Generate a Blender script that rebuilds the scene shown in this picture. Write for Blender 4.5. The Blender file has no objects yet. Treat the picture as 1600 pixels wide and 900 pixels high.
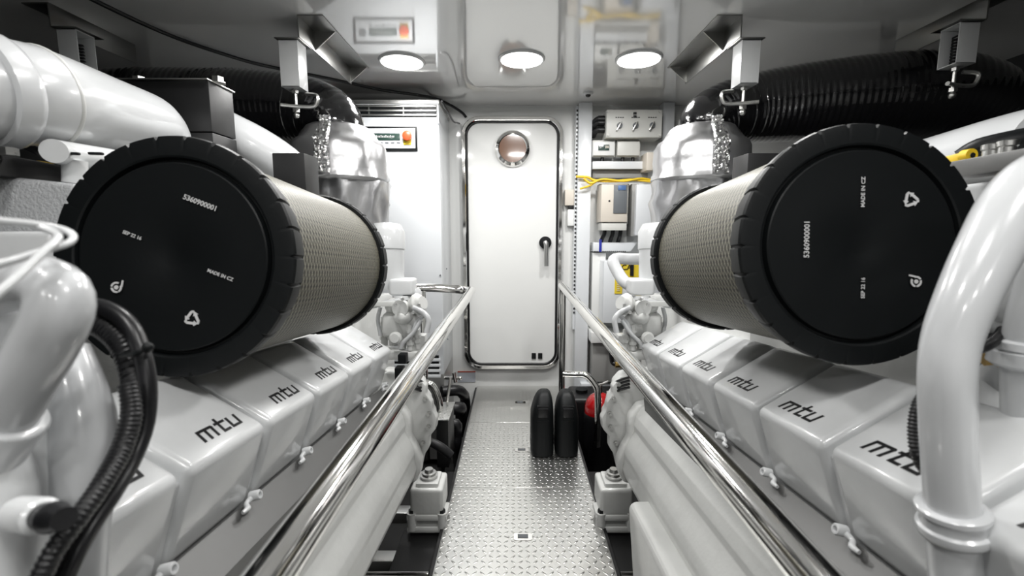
import bpy, bmesh, math, random
from mathutils import Vector, Matrix, noise
random.seed(7)
C = bpy.context.scene.collection
R = math.radians
# ------------------------------------------------------------------ camera, world, lights, exposure
F = 711.0; CX = 803.0; TH = math.atan(90/711); EYE = 1.16
FLOOR_Z = 0.0; CEIL_Z = 2.02; WALL_Y = 3.3; HALF_W = 2.5; FRONT_Y = -2.2
cd = bpy.data.cameras.new('camera'); cam = bpy.data.objects.new('camera', cd); C.objects.link(cam)
cd.sensor_width = 36; cd.lens = F*36/1600; cd.shift_x = -3/1600; cd.clip_start = .02
cam.location = (0, 0, EYE); cam.rotation_euler = (math.pi/2 - TH, 0, 0)
cd.dof.use_dof = True; cd.dof.focus_distance = 1.6; cd.dof.aperture_fstop = 4.5
sc = bpy.context.scene; sc.camera = cam
w = bpy.data.worlds.new('world'); sc.world = w; w.use_nodes = True
w.node_tree.nodes['Background'].inputs[0].default_value = (.9, .95, 1, 1)
w.node_tree.nodes['Background'].inputs[1].default_value = .0
sc.view_settings.view_transform = 'Standard'; sc.view_settings.look = 'None'
sc.view_settings.gamma = 1; sc.view_settings.use_curve_mapping = False
sc.view_settings.exposure = 0.0
try:
    sc.cycles.use_denoising = True; sc.cycles.max_bounces = 8; sc.cycles.diffuse_bounces = 5; sc.cycles.glossy_bounces = 5
    sc.cycles.sample_clamp_indirect = 6; sc.cycles.caustics_reflective = False; sc.cycles.caustics_refractive = False
except Exception: pass
LAMP_POWER = (12, 6.6, 4.8, 5.5); LAMP_GLOW = 6.0
LAMPS = [(-.573, 2.455), (.039, 2.42), (.629, 2.42), (-.573, 1.25), (.039, 1.25), (.629, 1.25),
         (-.573, .05), (.039, .05), (.629, .05), (-.573, -1.2), (.039, -1.2), (.629, -1.2)]

# ------------------------------------------------------------------ measuring helpers
def P(px, py, Y):
    v = 450-py; yy = F*math.cos(TH)+v*math.sin(TH); t = Y/yy
    return Vector(((px-CX)*t, Y, EYE+(v*math.cos(TH)-F*math.sin(TH))*t))
def PZ(px, py, z):
    v = 450-py; zz = v*math.cos(TH)-F*math.sin(TH); t = (z-EYE)/zz
    return Vector(((px-CX)*t, (F*math.cos(TH)+v*math.sin(TH))*t, z))
TAU = R(5.6)                                   # the engines lie on inclined shafts
def EN(x, v, h):                               # x lateral, v along the shaft, h below the eye line
    return Vector((x, v*math.cos(TAU)-h*math.sin(TAU), EYE-v*math.sin(TAU)-h*math.cos(TAU)))
def E(s, A, v, h): return EN(s*A+.02, v, h)
def PE(px, py, v): return EN((px-CX)/F*v, v, (py-430)/F*v)

# ------------------------------------------------------------------ materials
def newmat(name):
    m = bpy.data.materials.new(name); m.use_nodes = True
    return m, m.node_tree, m.node_tree.nodes['Principled BSDF']
def mat(name, col, rough=.5, metal=0, coat=0, bump=0, bscale=30, vary=0, emit=0, spec=.5, trans=0, coords='Object'):
    m, nt, b = newmat(name)
    b.inputs['Base Color'].default_value = (*col, 1); b.inputs['Roughness'].default_value = rough
    b.inputs['Metallic'].default_value = metal; b.inputs['Coat Weight'].default_value = coat
    b.inputs['Coat Roughness'].default_value = .06; b.inputs['Specular IOR Level'].default_value = spec
    if trans: b.inputs['Transmission Weight'].default_value = trans
    if emit:
        b.inputs['Emission Color'].default_value = (*col, 1); b.inputs['Emission Strength'].default_value = emit
    tc = nt.nodes.new('ShaderNodeTexCoord')
    n = nt.nodes.new('ShaderNodeTexNoise'); n.inputs['Scale'].default_value = bscale; n.inputs['Detail'].default_value = 4
    nt.links.new(tc.outputs[coords], n.inputs['Vector'])
    if bump:
        bp = nt.nodes.new('ShaderNodeBump'); bp.inputs['Strength'].default_value = bump; bp.inputs['Distance'].default_value = .004
        nt.links.new(n.outputs['Fac'], bp.inputs['Height']); nt.links.new(bp.outputs['Normal'], b.inputs['Normal'])
    if vary:
        r = nt.nodes.new('ShaderNodeMapRange'); r.inputs[3].default_value = 1-vary; r.inputs[4].default_value = 1+vary*.3
        nt.links.new(n.outputs['Fac'], r.inputs[0])
        mx = nt.nodes.new('ShaderNodeVectorMath'); mx.operation = 'SCALE'; mx.inputs[0].default_value = col
        nt.links.new(r.outputs[0], mx.inputs['Scale']); nt.links.new(mx.outputs[0], b.inputs['Base Color'])
    return m
def NT(nt):
    def m(op, a, b=None, c=None):
        n = nt.nodes.new('ShaderNodeMath'); n.operation = op
        for i, x in enumerate((a, b, c)):
            if x is None: continue
            if isinstance(x, (int, float)): n.inputs[i].default_value = x
            else: nt.links.new(x, n.inputs[i])
        return n.outputs[0]
    return m
def tread_mat():
    m, nt, b = newmat('diamond_tread_aluminium'); q = NT(nt)
    tc = nt.nodes.new('ShaderNodeTexCoord'); sp = nt.nodes.new('ShaderNodeSeparateXYZ'); nt.links.new(tc.outputs['Object'], sp.inputs[0])
    S = 38.0
    x = q('MULTIPLY', sp.outputs[0], S); y = q('MULTIPLY', sp.outputs[1], S)
    par = q('PINGPONG', q('ADD', q('FLOOR', x), q('FLOOR', y)), 1)
    fx = q('SUBTRACT', q('FRACT', x), .5); fy = q('SUBTRACT', q('FRACT', y), .5)
    a = q('MULTIPLY', q('ADD', fx, fy), .7071); c = q('MULTIPLY', q('SUBTRACT', fx, fy), .7071)
    ip = q('SUBTRACT', 1, par)
    u = q('ADD', q('MULTIPLY', a, par), q('MULTIPLY', c, ip)); v = q('ADD', q('MULTIPLY', c, par), q('MULTIPLY', a, ip))
    d = q('ADD', q('POWER', q('ABSOLUTE', q('DIVIDE', u, .42)), 2), q('POWER', q('ABSOLUTE', q('DIVIDE', v, .13)), 2))
    hgt = q('MAXIMUM', q('SUBTRACT', 1, d), 0)
    bp = nt.nodes.new('ShaderNodeBump'); bp.inputs['Strength'].default_value = 1; bp.inputs['Distance'].default_value = .0022
    nt.links.new(hgt, bp.inputs['Height']); nt.links.new(bp.outputs[0], b.inputs['Normal'])
    n = nt.nodes.new('ShaderNodeTexNoise'); n.inputs['Scale'].default_value = 9; nt.links.new(tc.outputs['Object'], n.inputs[0])
    r = nt.nodes.new('ShaderNodeMapRange'); r.inputs[3].default_value = .27; r.inputs[4].default_value = .33
    nt.links.new(n.outputs['Fac'], r.inputs[0]); nt.links.new(r.outputs[0], b.inputs['Roughness'])
    b.inputs['Base Color'].default_value = (.74, .74, .72, 1); b.inputs['Metallic'].default_value = 1
    return m
def filter_mat():
    m, nt, b = newmat('pleated_filter_behind_expanded_metal'); q = NT(nt)
    tc = nt.nodes.new('ShaderNodeTexCoord'); sp = nt.nodes.new('ShaderNodeSeparateXYZ'); nt.links.new(tc.outputs['UV'], sp.inputs[0])
    # u round the drum (0..1), v along it in units of the circumference
    NU = 44.0; NV = 92.0
    u = q('MULTIPLY', sp.outputs[0], NU); v = q('MULTIPLY', sp.outputs[1], NV)
    l1 = q('ABSOLUTE', q('SUBTRACT', q('FRACT', q('ADD', u, v)), .5)); l2 = q('ABSOLUTE', q('SUBTRACT', q('FRACT', q('SUBTRACT', u, v)), .5))
    w1 = q('MAXIMUM', q('SUBTRACT', 1, q('POWER', q('MULTIPLY', l1, 9.0), 2)), 0); w2 = q('MAXIMUM', q('SUBTRACT', 1, q('POWER', q('MULTIPLY', l2, 9.5), 2)), 0)
    wire = q('MAXIMUM', w1, q('MULTIPLY', w2, .75))
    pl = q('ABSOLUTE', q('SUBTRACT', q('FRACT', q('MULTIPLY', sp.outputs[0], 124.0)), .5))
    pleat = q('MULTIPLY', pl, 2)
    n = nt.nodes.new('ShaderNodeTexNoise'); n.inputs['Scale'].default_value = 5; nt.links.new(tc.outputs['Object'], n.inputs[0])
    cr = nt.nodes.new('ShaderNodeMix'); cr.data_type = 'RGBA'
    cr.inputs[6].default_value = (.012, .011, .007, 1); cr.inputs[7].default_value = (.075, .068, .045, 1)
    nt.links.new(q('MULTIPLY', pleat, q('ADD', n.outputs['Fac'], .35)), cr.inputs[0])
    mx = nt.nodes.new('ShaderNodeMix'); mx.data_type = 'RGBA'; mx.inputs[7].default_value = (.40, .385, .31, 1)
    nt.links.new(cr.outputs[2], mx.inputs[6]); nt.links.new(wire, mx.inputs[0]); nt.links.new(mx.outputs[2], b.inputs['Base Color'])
    nt.links.new(q('MULTIPLY', wire, .3), b.inputs['Metallic']); b.inputs['Roughness'].default_value = .45
    bp = nt.nodes.new('ShaderNodeBump'); bp.inputs['Strength'].default_value = .5; bp.inputs['Distance'].default_value = .002
    nt.links.new(wire, bp.inputs['Height']); nt.links.new(bp.outputs[0], b.inputs['Normal'])
    return m
def brushed(name, col, rough, sc=(2, 60, 60), bump=.05):
    m, nt, b = newmat(name); tc = nt.nodes.new('ShaderNodeTexCoord'); mp = nt.nodes.new('ShaderNodeMapping')
    mp.inputs['Scale'].default_value = sc; n = nt.nodes.new('ShaderNodeTexNoise'); n.inputs['Scale'].default_value = 6
    nt.links.new(tc.outputs['Object'], mp.inputs[0]); nt.links.new(mp.outputs[0], n.inputs[0])
    r = nt.nodes.new('ShaderNodeMapRange'); r.inputs[3].default_value = rough*.75; r.inputs[4].default_value = rough*1.25
    nt.links.new(n.outputs['Fac'], r.inputs[0]); nt.links.new(r.outputs[0], b.inputs['Roughness'])
    b.inputs['Base Color'].default_value = (*col, 1); b.inputs['Metallic'].default_value = 1
    return m
WALL = mat('gloss_white_bulkhead', (.77, .775, .76), .3, coat=.6, vary=.03, bscale=2)
CEIL = mat('lacquered_ceiling', (.86, .86, .85), .08, coat=1, bump=.10, bscale=2.2, spec=1.0)
CEIL.node_tree.nodes['Principled BSDF'].inputs['Coat IOR'].default_value = 1.65
DARK = mat('dark_hull_lining', (.018, .019, .02), .6, bump=.2, bscale=14)
BILGE = mat('black_bilge', (.012, .012, .012), .55, bump=.3, bscale=10)
PAINT = mat('engine_white_enamel', (.63, .64, .645), .28, coat=.5, bump=.04, bscale=60, vary=.04)
CAST = mat('cast_white_enamel', (.60, .605, .59), .36, coat=.3, bump=.35, bscale=26, vary=.08)
PIPEW = mat('white_pipe_enamel', (.58, .59, .60), .25, coat=.5, bump=.03, bscale=14)
ROUGHW = mat('speckled_white_insulation', (.45, .46, .47), .25, coat=.8, bump=1.0, bscale=190, vary=.1)
BLACKP = mat('black_moulded_plastic', (.0045, .0055, .006), .45, bump=.06, bscale=90, spec=.22)
RUBBER = mat('black_rubber', (.007, .007, .008), .34, bump=.05, bscale=50, spec=.4)
DUCT = mat('black_wired_duct_film', (.006, .006, .007), .14, bump=.7, bscale=30, coat=1)
BLACKBOX = mat('charcoal_box_paint', (.006, .006, .0065), .45, bump=.1, bscale=25)
CHROME = brushed('polished_stainless', (.82, .81, .79), .07, (3, 3, 3))
STEEL = brushed('brushed_steel', (.52, .52, .51), .32)
PLATE = mat('grey_ledge_metal', (.10, .10, .098), .38, metal=.2, bump=.05, bscale=40)
ZINC = brushed('zinc_bracket', (.62, .62, .60), .3)
BRK = brushed('bracket_zinc', (.30, .30, .29), .35)
FOIL = mat('aluminised_heat_wrap', (.66, .66, .67), .30, metal=.9, bump=1, bscale=7, vary=.15)
FOILC = mat('crumpled_foil_seam', (.78, .78, .78), .2, metal=.9, bump=1, bscale=60)
CAB = mat('satin_white_panel', (.70, .72, .74), .3, coat=.4, vary=.02, bscale=2)
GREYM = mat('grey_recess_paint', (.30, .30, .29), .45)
BOXG = mat('light_grey_enclosure', (.60, .60, .57), .4, bump=.03)
BEIGE = mat('beige_drive_plastic', (.60, .55, .48), .45)
DGREY = mat('dark_grey_panel', (.13, .14, .15), .35)
LCD = mat('green_lcd', (.03, .06, .05), .2, coat=1)
BLUE = mat('blue_lcd', (.08, .15, .32), .25)
BLUETIE = mat('blue_cable_tie', (.02, .03, .30), .4)
YEL = mat('yellow_cable_jacket', (.75, .50, .02), .4)
YLAB = mat('yellow_warning_label', (.80, .60, .04), .45)
RED = mat('red_gloss_cylinder', (.42, .006, .008), .2, coat=.8)
ORANGE = mat('orange_red_knob', (.65, .09, .03), .35)
BRASS = mat('brass_fitting', (.55, .36, .12), .3, metal=1)
BROWN = mat('brown_porthole_glass', (.16, .075, .04), .15, coat=1)
INK = mat('black_ink', (.008, .008, .009), .4)
WINK = mat('white_print', (.62, .62, .62), .5)
LABEL = mat('pale_grey_label', (.42, .44, .48), .5)
REDL = mat('red_label_line', (.35, .05, .02), .5)
GLOW = mat('downlight_diffuser', (1, .99, .97), .5, emit=LAMP_GLOW)
TREAD = tread_mat(); FILT = filter_mat()

# ------------------------------------------------------------------ mesh builder
def frame_from(d):
    d = d.normalized(); up = Vector((0, 0, 1)) if abs(d.z) < .9 else Vector((0, 1, 0))
    a = d.cross(up).normalized(); return a, a.cross(d).normalized(), d
ORG = {}
class MB:
    def __init__(s): s.v = []; s.f = []; s.uv = {}
    def add(s, vs, fs):
        o = len(s.v); s.v += [Vector(p) for p in vs]; s.f += [tuple(i+o for i in f) for f in fs]; return o
    def bm(s, b):
        b.verts.index_update(); s.add([v.co.copy() for v in b.verts], [[v.index for v in f.verts] for f in b.faces]); b.free(); return s
    def box(s, x0, x1, y0, y1, z0, z1, bev=0, seg=2, M=None):
        b = bmesh.new(); bmesh.ops.create_cube(b, size=1)
        for v in b.verts: v.co = Vector((x0+(v.co.x+.5)*(x1-x0), y0+(v.co.y+.5)*(y1-y0), z0+(v.co.z+.5)*(z1-z0)))
        if bev: bmesh.ops.bevel(b, geom=b.edges[:], offset=bev, segments=seg, affect='EDGES', profile=.6)
        if M is not None: b.transform(M)
        return s.bm(b)
    def obox(s, c, ax, ay, az, sx, sy, sz, bev=0, seg=2):      # box centred at c with own axes
        M = Matrix((ax.normalized(), ay.normalized(), az.normalized())).transposed().to_4x4(); M.translation = Vector(c)
        return s.box(-sx/2, sx/2, -sy/2, sy/2, -sz/2, sz/2, bev, seg, M)
    def bar(s, p, q, wd, th, up=Vector((0, 0, 1)), bev=0):
        p = Vector(p); q = Vector(q); d = (q-p); a = d.cross(up).normalized(); u = a.cross(d).normalized()
        return s.obox((p+q)/2, a, d, u, wd, d.length, th, bev)
    def prism(s, poly, fr, v0, v1, bev=0, seg=3):               # poly in (A,h), fr(A,v,h) -> world
        b = bmesh.new(); n = len(poly)
        lo = [b.verts.new(fr(a, v0, h)) for a, h in poly]; hi = [b.verts.new(fr(a, v1, h)) for a, h in poly]
        b.faces.new(lo); b.faces.new(hi[::-1])
        for i in range(n): b.faces.new((lo[i], hi[i], hi[(i+1) % n], lo[(i+1) % n]))
        bmesh.ops.recalc_face_normals(b, faces=b.faces[:])
        if bev: bmesh.ops.bevel(b, geom=b.edges[:], offset=bev, segments=seg, affect='EDGES', profile=.5)
        return s.bm(b)
    def rings(s, rings, closed_ends=True, uv=None):
        n = len(rings[0]); o = len(s.v)
        for r in rings: s.v += [Vector(p) for p in r]
        for i in range(len(rings)-1):
            for j in range(n):
                k = (j+1) % n; s.f.append((o+i*n+j, o+i*n+k, o+(i+1)*n+k, o+(i+1)*n+j))
                if uv: s.uv[len(s.f)-1] = [(j/n, uv[i]), ((j+1)/n, uv[i]), ((j+1)/n, uv[i+1]), (j/n, uv[i+1])]
        if closed_ends: s.f.append(tuple(o+j for j in range(n))[::-1]); s.f.append(tuple(o+(len(rings)-1)*n+j for j in range(n)))
        return s
    def cyl(s, p, q, r, r2=None, n=24):
        p = Vector(p); q = Vector(q); a, u, d = frame_from(q-p); r2 = r if r2 is None else r2
        mk = lambda c, rr: [c+a*math.cos(2*math.pi*i/n)*rr+u*math.sin(2*math.pi*i/n)*rr for i in range(n)]
        return s.rings([mk(p, r), mk(q, r2)])
    def lathe(s, o, d, prof, n=32, uvc=None, wob=0):            # prof = [(dist along d, radius)]
        o = Vector(o); a, u, d = frame_from(Vector(d)); rs = []
        for t, r in prof:
            ring = []
            for i in range(n):
                an = 2*math.pi*i/n; k = r
                if wob:
                    q = Vector((math.cos(an)*1.6, math.sin(an)*1.6, t*9)); k = r*(1+wob*noise.noise(q*1.7)+wob*.5*noise.noise(q*5))
                ring.append(o+d*t+a*math.cos(an)*k+u*math.sin(an)*k)
            rs.append(ring)
        return s.rings(rs, True, uvc)
    def tube(s, pts, r, n=16, step=None, ridge=0, pitch=.02, smooth=True):
        pts = [Vector(p) for p in pts]
        rr = r if isinstance(r, (list, tuple)) else [r]*len(pts)
        path = []; rad = []
        if smooth and len(pts) > 2:
            ex = [pts[0]*2-pts[1]]+pts+[pts[-1]*2-pts[-2]]
            for i in range(1, len(ex)-2):
                p0, p1, p2, p3 = ex[i-1:i+3]
                L = (p2-p1).length; k = max(3, int(L/(step or max(.006, min(rr)*.5))))
                for j in range(k):
                    t = j/k; path.append(.5*((2*p1)+(p2-p0)*t+(2*p0-5*p1+4*p2-p3)*t*t+(3*p1-p0-3*p2+p3)*t**3))
                    rad.append(rr[i-1]*(1-t)+rr[i]*t)
            path.append(pts[-1]); rad.append(rr[-1])
        else: path = pts; rad = list(rr)
        if ridge:                                              # resample at a fixed step and ripple the radius
            np_, nr = [], []; acc = 0; dl = pitch/4; i = 0
            cum = [0]
            for a, b in zip(path, path[1:]): cum.append(cum[-1]+(b-a).length)
            tot = cum[-1]; m = int(tot/dl); j = 0
            for k in range(m+1):
                t = k*dl
                while j < len(cum)-2 and cum[j+1] < t: j += 1
                f = (t-cum[j])/max(1e-9, cum[j+1]-cum[j]); np_.append(path[j].lerp(path[j+1], f))
                nr.append((rad[j]*(1-f)+rad[j+1]*f)+(0, ridge, ridge*1.1, 0)[k % 4])
            path, rad = np_, nr
        rs = []; pa = None
        for i, p in enumerate(path):
            d = (path[min(i+1, len(path)-1)]-path[max(i-1, 0)]).normalized()
            if pa is None: pa = frame_from(d)[0]
            pa = (pa-d*pa.dot(d)).normalized(); u = pa.cross(d)
            rs.append([p+pa*math.cos(2*math.pi*k/n)*rad[i]+u*math.sin(2*math.pi*k/n)*rad[i] for k in range(n)])
        return s.rings(rs)
    def ball(s, c, r, sc=(1, 1, 1), n=20):
        b = bmesh.new(); bmesh.ops.create_uvsphere(b, u_segments=n, v_segments=n//2+2, radius=r)
        for v in b.verts: v.co = Vector(c)+Vector((v.co.x*sc[0], v.co.y*sc[1], v.co.z*sc[2]))
        return s.bm(b)
    def rring(s, x0, x1, z0, z1, rad, wd, y0, y1, n=8):         # rounded-rectangle ring in an XZ plane
        def loop(o, y):
            out = []
            for cx, cz, a0 in ((x1-rad, z1-rad, 0), (x0+rad, z1-rad, 90), (x0+rad, z0+rad, 180), (x1-rad, z0+rad, 270)):
                for i in range(n+1):
                    a = R(a0+90*i/n); out.append(Vector((cx+math.cos(a)*(rad-o), y, cz+math.sin(a)*(rad-o))))
            return out
        L = [loop(0, y1), loop(0, y0+.004), loop(.004, y0), loop(wd-.004, y0), loop(wd, y0+.004), loop(wd, y1)]
        m = len(L[0]); o = len(s.v)
        for l in L: s.v += l
        for i in range(6):
            for j in range(m): s.f.append((o+i*m+j, o+i*m+(j+1) % m, o+((i+1) % 6)*m+(j+1) % m, o+((i+1) % 6)*m+j))
        return s
    def rplate(s, x0, x1, z0, z1, rad, y0, y1, n=8):
        pts = []
        for cx, cz, a0 in ((x1-rad, z1-rad, 0), (x0+rad, z1-rad, 90), (x0+rad, z0+rad, 180), (x1-rad, z0+rad, 270)):
            for i in range(n+1): a = R(a0+90*i/n); pts.append((cx+math.cos(a)*rad, cz+math.sin(a)*rad))
        m = len(pts); o = len(s.v); s.v += [Vector((x, y0, z)) for x, z in pts]+[Vector((x, y1, z)) for x, z in pts]
        s.f += [tuple(o+i for i in range(m)), tuple(o+m+i for i in range(m))[::-1]]
        for i in range(m): s.f.append((o+i, o+m+i, o+m+(i+1) % m, o+(i+1) % m))
        return s
    def text(s, string, org, ex, ey, size, lift=.0008):
        cu = bpy.data.curves.new('t', 'FONT'); cu.body = string; cu.size = size; cu.align_x = 'CENTER'; cu.align_y = 'CENTER'
        cu.extrude = .0004; cu.offset = size*.012; cu.resolution_u = 3
        ob = bpy.data.objects.new('t', cu); C.objects.link(ob); bpy.context.view_layer.update()
        me = bpy.data.meshes.new_from_object(ob.evaluated_get(bpy.context.evaluated_depsgraph_get()))
        ex = ex.normalized(); ey = ey.normalized(); ez = ex.cross(ey)
        s.add([Vector(org)+ex*v.co.x+ey*v.co.y+ez*(v.co.z+lift) for v in me.vertices], [tuple(p.vertices) for p in me.polygons])
        bpy.data.objects.remove(ob); bpy.data.meshes.remove(me); bpy.data.curves.remove(cu); return s
    def build(s, name, m, parent=None, ang=38, label=None):
        org = ORG.get(parent.name, Vector((0, 0, 0))) if parent else None
        if org is None:
            lo = [min(p[i] for p in s.v) for i in range(3)]; hi = [max(p[i] for p in s.v) for i in range(3)]
            org = Vector(((lo[0]+hi[0])/2, (lo[1]+hi[1])/2, lo[2])); loc = org
        else: loc = Vector((0, 0, 0))
        me = bpy.data.meshes.new(name); me.from_pydata([p-org for p in s.v], [], s.f)
        b = bmesh.new(); b.from_mesh(me)
        if s.uv:
            ul = b.loops.layers.uv.new('UVMap'); b.faces.ensure_lookup_table()
            for fi, c in s.uv.items():
                for lp, q in zip(b.faces[fi].loops, c): lp[ul].uv = q
        bmesh.ops.recalc_face_normals(b, faces=b.faces[:]); b.to_mesh(me); b.free()
        for p in me.polygons: p.use_smooth = True
        me.set_sharp_from_angle(angle=R(ang)); me.materials.append(m)
        o = bpy.data.objects.new(name, me); C.objects.link(o); o.location = loc; ORG[o.name] = org
        if parent: o.parent = parent
        if label: o['label'] = label
        return o
def thing(name, label, cat, loc, group=None):
    o = bpy.data.objects.new(name, None); C.objects.link(o); o.location = loc; o.empty_display_size = .05
    o['label'] = label; o['category'] = cat
    if group: o['group'] = group
    ORG[o.name] = Vector(loc); return o
def tag(o, label, cat, group=None):
    o['label'] = label; o['category'] = cat
    if group: o['group'] = group
    return o
def struct(o): o['kind'] = 'structure'; return o

# ------------------------------------------------------------------ setting
W = HALF_W
struct(MB().box(-W, W, FRONT_Y, WALL_Y+.1, -.45, -.40).build('floor', BILGE))
struct(MB().box(-W, W, FRONT_Y, WALL_Y+.1, CEIL_Z, CEIL_Z+.05).build('ceiling', CEIL))
struct(MB().box(-W-.05, -W, FRONT_Y, WALL_Y+.1, -.45, CEIL_Z+.05).build('wall_left', DARK))
struct(MB().box(W, W+.05, FRONT_Y, WALL_Y+.1, -.45, CEIL_Z+.05).build('wall_right', DARK))
struct(MB().box(-W-.05, W+.05, FRONT_Y-.05, FRONT_Y, -.45, CEIL_Z+.05).build('wall_front', WALL))
struct(MB().box(-W, W, WALL_Y, WALL_Y+.05, -.45, CEIL_Z).build('wall_back', WALL))
# door
dl = P(724, 380, WALL_Y).x; dr = P(877, 380, WALL_Y).x; dt = P(800, 184, WALL_Y).z; db = P(800, 574, WALL_Y).z
door = struct(MB().rplate(dl+.02, dr-.02, db+.02, dt-.02, .10, WALL_Y-.022, WALL_Y-.001).build('door_1', WALL))
MB().rring(dl, dr, db, dt, .125, .028, WALL_Y-.05, WALL_Y-.001).build('door_frame', CHROME, door)
MB().rring(dl+.028, dr-.028, db+.028, dt-.028, .10, .014, WALL_Y-.034, WALL_Y-.01).build('seal', RUBBER, door)
pc = P(801, 233, WALL_Y-.02)
MB().lathe(pc+Vector((0, -.02, 0)), (0, 1, 0), [(0, .082), (-.012, .088), (-.02, .10), (-.012, .118), (.015, .128), (.018, .128)][::1], 40).build('porthole_ring', CHROME, door)
MB().cyl(pc+Vector((0, -.036, 0)), pc+Vector((0, -.03, 0)), .094, n=40).build('porthole_glass', BROWN, door)
hc = P(852, 379, WALL_Y-.04)
hm = MB(); hm.cyl(hc+Vector((0, .035, 0)), hc, .034, .03); hm.tube([hc, hc+Vector((0, -.03, 0)), hc+Vector((.004, -.034, -.02)), hc+Vector((.006, -.034, -.165))], .0165, 12)
h_o = hm.build('handle', STEEL, door)
MB().lathe(hc+Vector((0, .002, 0)), (0, -1, 0), [(0, .044), (.006, .044), (.008, .03)], 24).build('escutcheon', BLACKP, h_o)
for px in (834, 844):
    c = P(px, 556, WALL_Y-.022); MB().box(c.x-.016, c.x+.016, c.y-.008, c.y+.002, c.z-.022, c.z+.022, .003).build('lock_plate', BLACKP, door)

# ------------------------------------------------------------------ downlights
lamp_lbl = {0: 'round lit ceiling downlight above the tall white cabinet, leftmost of three', 1: 'round lit ceiling downlight in front of the door, middle of three',
            2: 'round lit ceiling downlight above the grey switch boxes, rightmost of three'}
for i, (x, y) in enumerate(LAMPS):
    t = thing('downlight', lamp_lbl.get(i, 'round ceiling downlight further forward, outside the view'), 'ceiling light', (x, y, CEIL_Z-.012), 'round downlights in the ceiling')
    MB().lathe((x, y, CEIL_Z+.002), (0, 0, -1), [(0, .118), (.006, .118), (.012, .112), (.012, .104), (.004, .103)], 48).build('trim_ring', PAINT, t)
    MB().cyl((x, y, CEIL_Z-.004), (x, y, CEIL_Z-.013), .104, n=48).build('diffuser', GLOW, t)
    ld = bpy.data.lights.new('downlight_light', 'AREA'); ld.shape = 'DISK'; ld.size = .2; ld.energy = LAMP_POWER[i//3]*(1 if i != 1 else .8); ld.color = (1, .99, .97); ld.spread = R(178)
    lo = bpy.data.objects.new('downlight_light', ld); C.objects.link(lo); lo.parent = t; lo.location = (0, 0, -.006)

# ------------------------------------------------------------------ walkway of tread plates
WL, WR = -.272, .345
ys = [WALL_Y-.003, PZ(803, 660, 0).y, PZ(803, 762, 0).y, .35]
lbl = ['aluminium tread plate of the walkway, at the foot of the door', 'aluminium tread plate of the walkway, under the two black bottles', 'nearest aluminium tread plate of the walkway with recessed latch']
lat = [(813, 629), (815, 703), (817, 839)]
for i in range(3):
    y1, y0 = ys[i]-.001, ys[i+1]+.001
    t = thing('walkway_plate', lbl[i], 'floor plate', ((WL+WR)/2, y0, -.006), 'tread plates of the central walkway')
    MB().box(WL, WR, y0, y1, -.006, 0, .001, 1).build('tread_sheet', TREAD, t)
    MB().box(WL-.004, WL, y0, y1, -.045, 0).box(WR, WR+.004, y0, y1, -.045, 0).build('edge_trim', STEEL, t)
    c = PZ(*lat[i], 0.0)
    lt = MB().rplate(-.035, .035, -.02, .02, .008, 0, .002); 
    for k, v in enumerate(lt.v): lt.v[k] = Vector((c.x+v.x, c.y+v.z, .002 if v.y < .001 else .0005))
    lo = lt.build('latch', CHROME, t)
    MB().box(c.x-.02, c.x+.02, c.y-.009, c.y+.012, .002, .004, .001).build('finger_slot', DGREY, lo)
    if i == 2:
        sm = MB()
        for dx in (-.055, .055): sm.cyl((c.x+dx, c.y, 0), (c.x+dx, c.y, .002), .004, n=10)
        sm.build('screw', STEEL, t)
for x, sd in ((WL-.012, 'left'), (WR+.012, 'right')):
    o = MB().box(x-.006, x+.006, .35, WALL_Y-.01, -.12, -.008).build('walkway_beam', BLACKBOX)
    tag(o, 'black beam carrying the %s edge of the tread plate walkway' % sd, 'beam')
# cross members under the walkway seen in the gaps
k = 0
for y, z, th in ((1.36, -.10, .05), (1.58, -.06, .05), (1.9, -.08, .05)):
    for sd, x0, x1 in (('left', -1.0, WL-.02), ('right', WR+.02, 1.0)):
        k += 1
        tag(MB().box(x0, x1, y-.03, y+.03, z-th, z, .004).build('cross_beam', PLATE if k < 3 else STEEL), 'grey cross beam in the bilge %s of the walkway, %s' % (sd, ['nearest', 'second', 'furthest'][(k-1)//2]), 'beam', 'bilge cross beams')
for sd, x0, x1 in (('left', -1.0, WL-.02), ('right', WR+.02, 1.0)):
    tag(MB().cyl((x0, 1.42, -.01), (x1, 1.42, -.01), .012).build('steel_pipe', CHROME), 'thin polished pipe crossing the bilge %s of the walkway' % sd, 'pipe')

# ------------------------------------------------------------------ handrails
RZ = EYE-.32
tL = thing('handrail', 'polished steel handrail left of the walkway, turning in front of the cabinet', 'handrail', (-.228, 2.3, 0), 'polished handrails')
yl = 2.395
MB().tube([(-.228, -.3, RZ), (-.228, 1, RZ), (-.228, yl-.1, RZ), (-.234, yl-.02, RZ), (-.27, yl+.02, RZ+.003), (-.34, yl+.02, RZ+.01), (-.45, yl, RZ+.018), (-.57, yl-.02, RZ+.02)], .0225, 24, step=.02).build('rail', CHROME, tL)
pb = P(661, 470, yl-.005)
MB().cyl((pb.x, pb.y, RZ+.01), (pb.x, pb.y, -.1), .0165).build('post', CHROME, tL)
MB().tube([P(664, 598, 2.33), P(676, 603, 2.33), P(686, 625, 2.33), P(689, 660, 2.33), P(690, 740, 2.33)], .018, 16).build('side_loop', CHROME, tL)
tR = thing('handrail', 'polished steel handrail right of the walkway, ending at a post by the door', 'handrail', (.28, 2.5, 0), 'polished handrails')
yr = 2.59
MB().tube([(.28, -.3, RZ), (.28, 1, RZ), (.28, yr-.08, RZ), (.28, yr-.01, RZ+.0), (.28, yr+.012, RZ-.022), (.28, yr+.014, RZ-.1)], .0215, 24, step=.02).build('rail', CHROME, tR)
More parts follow.
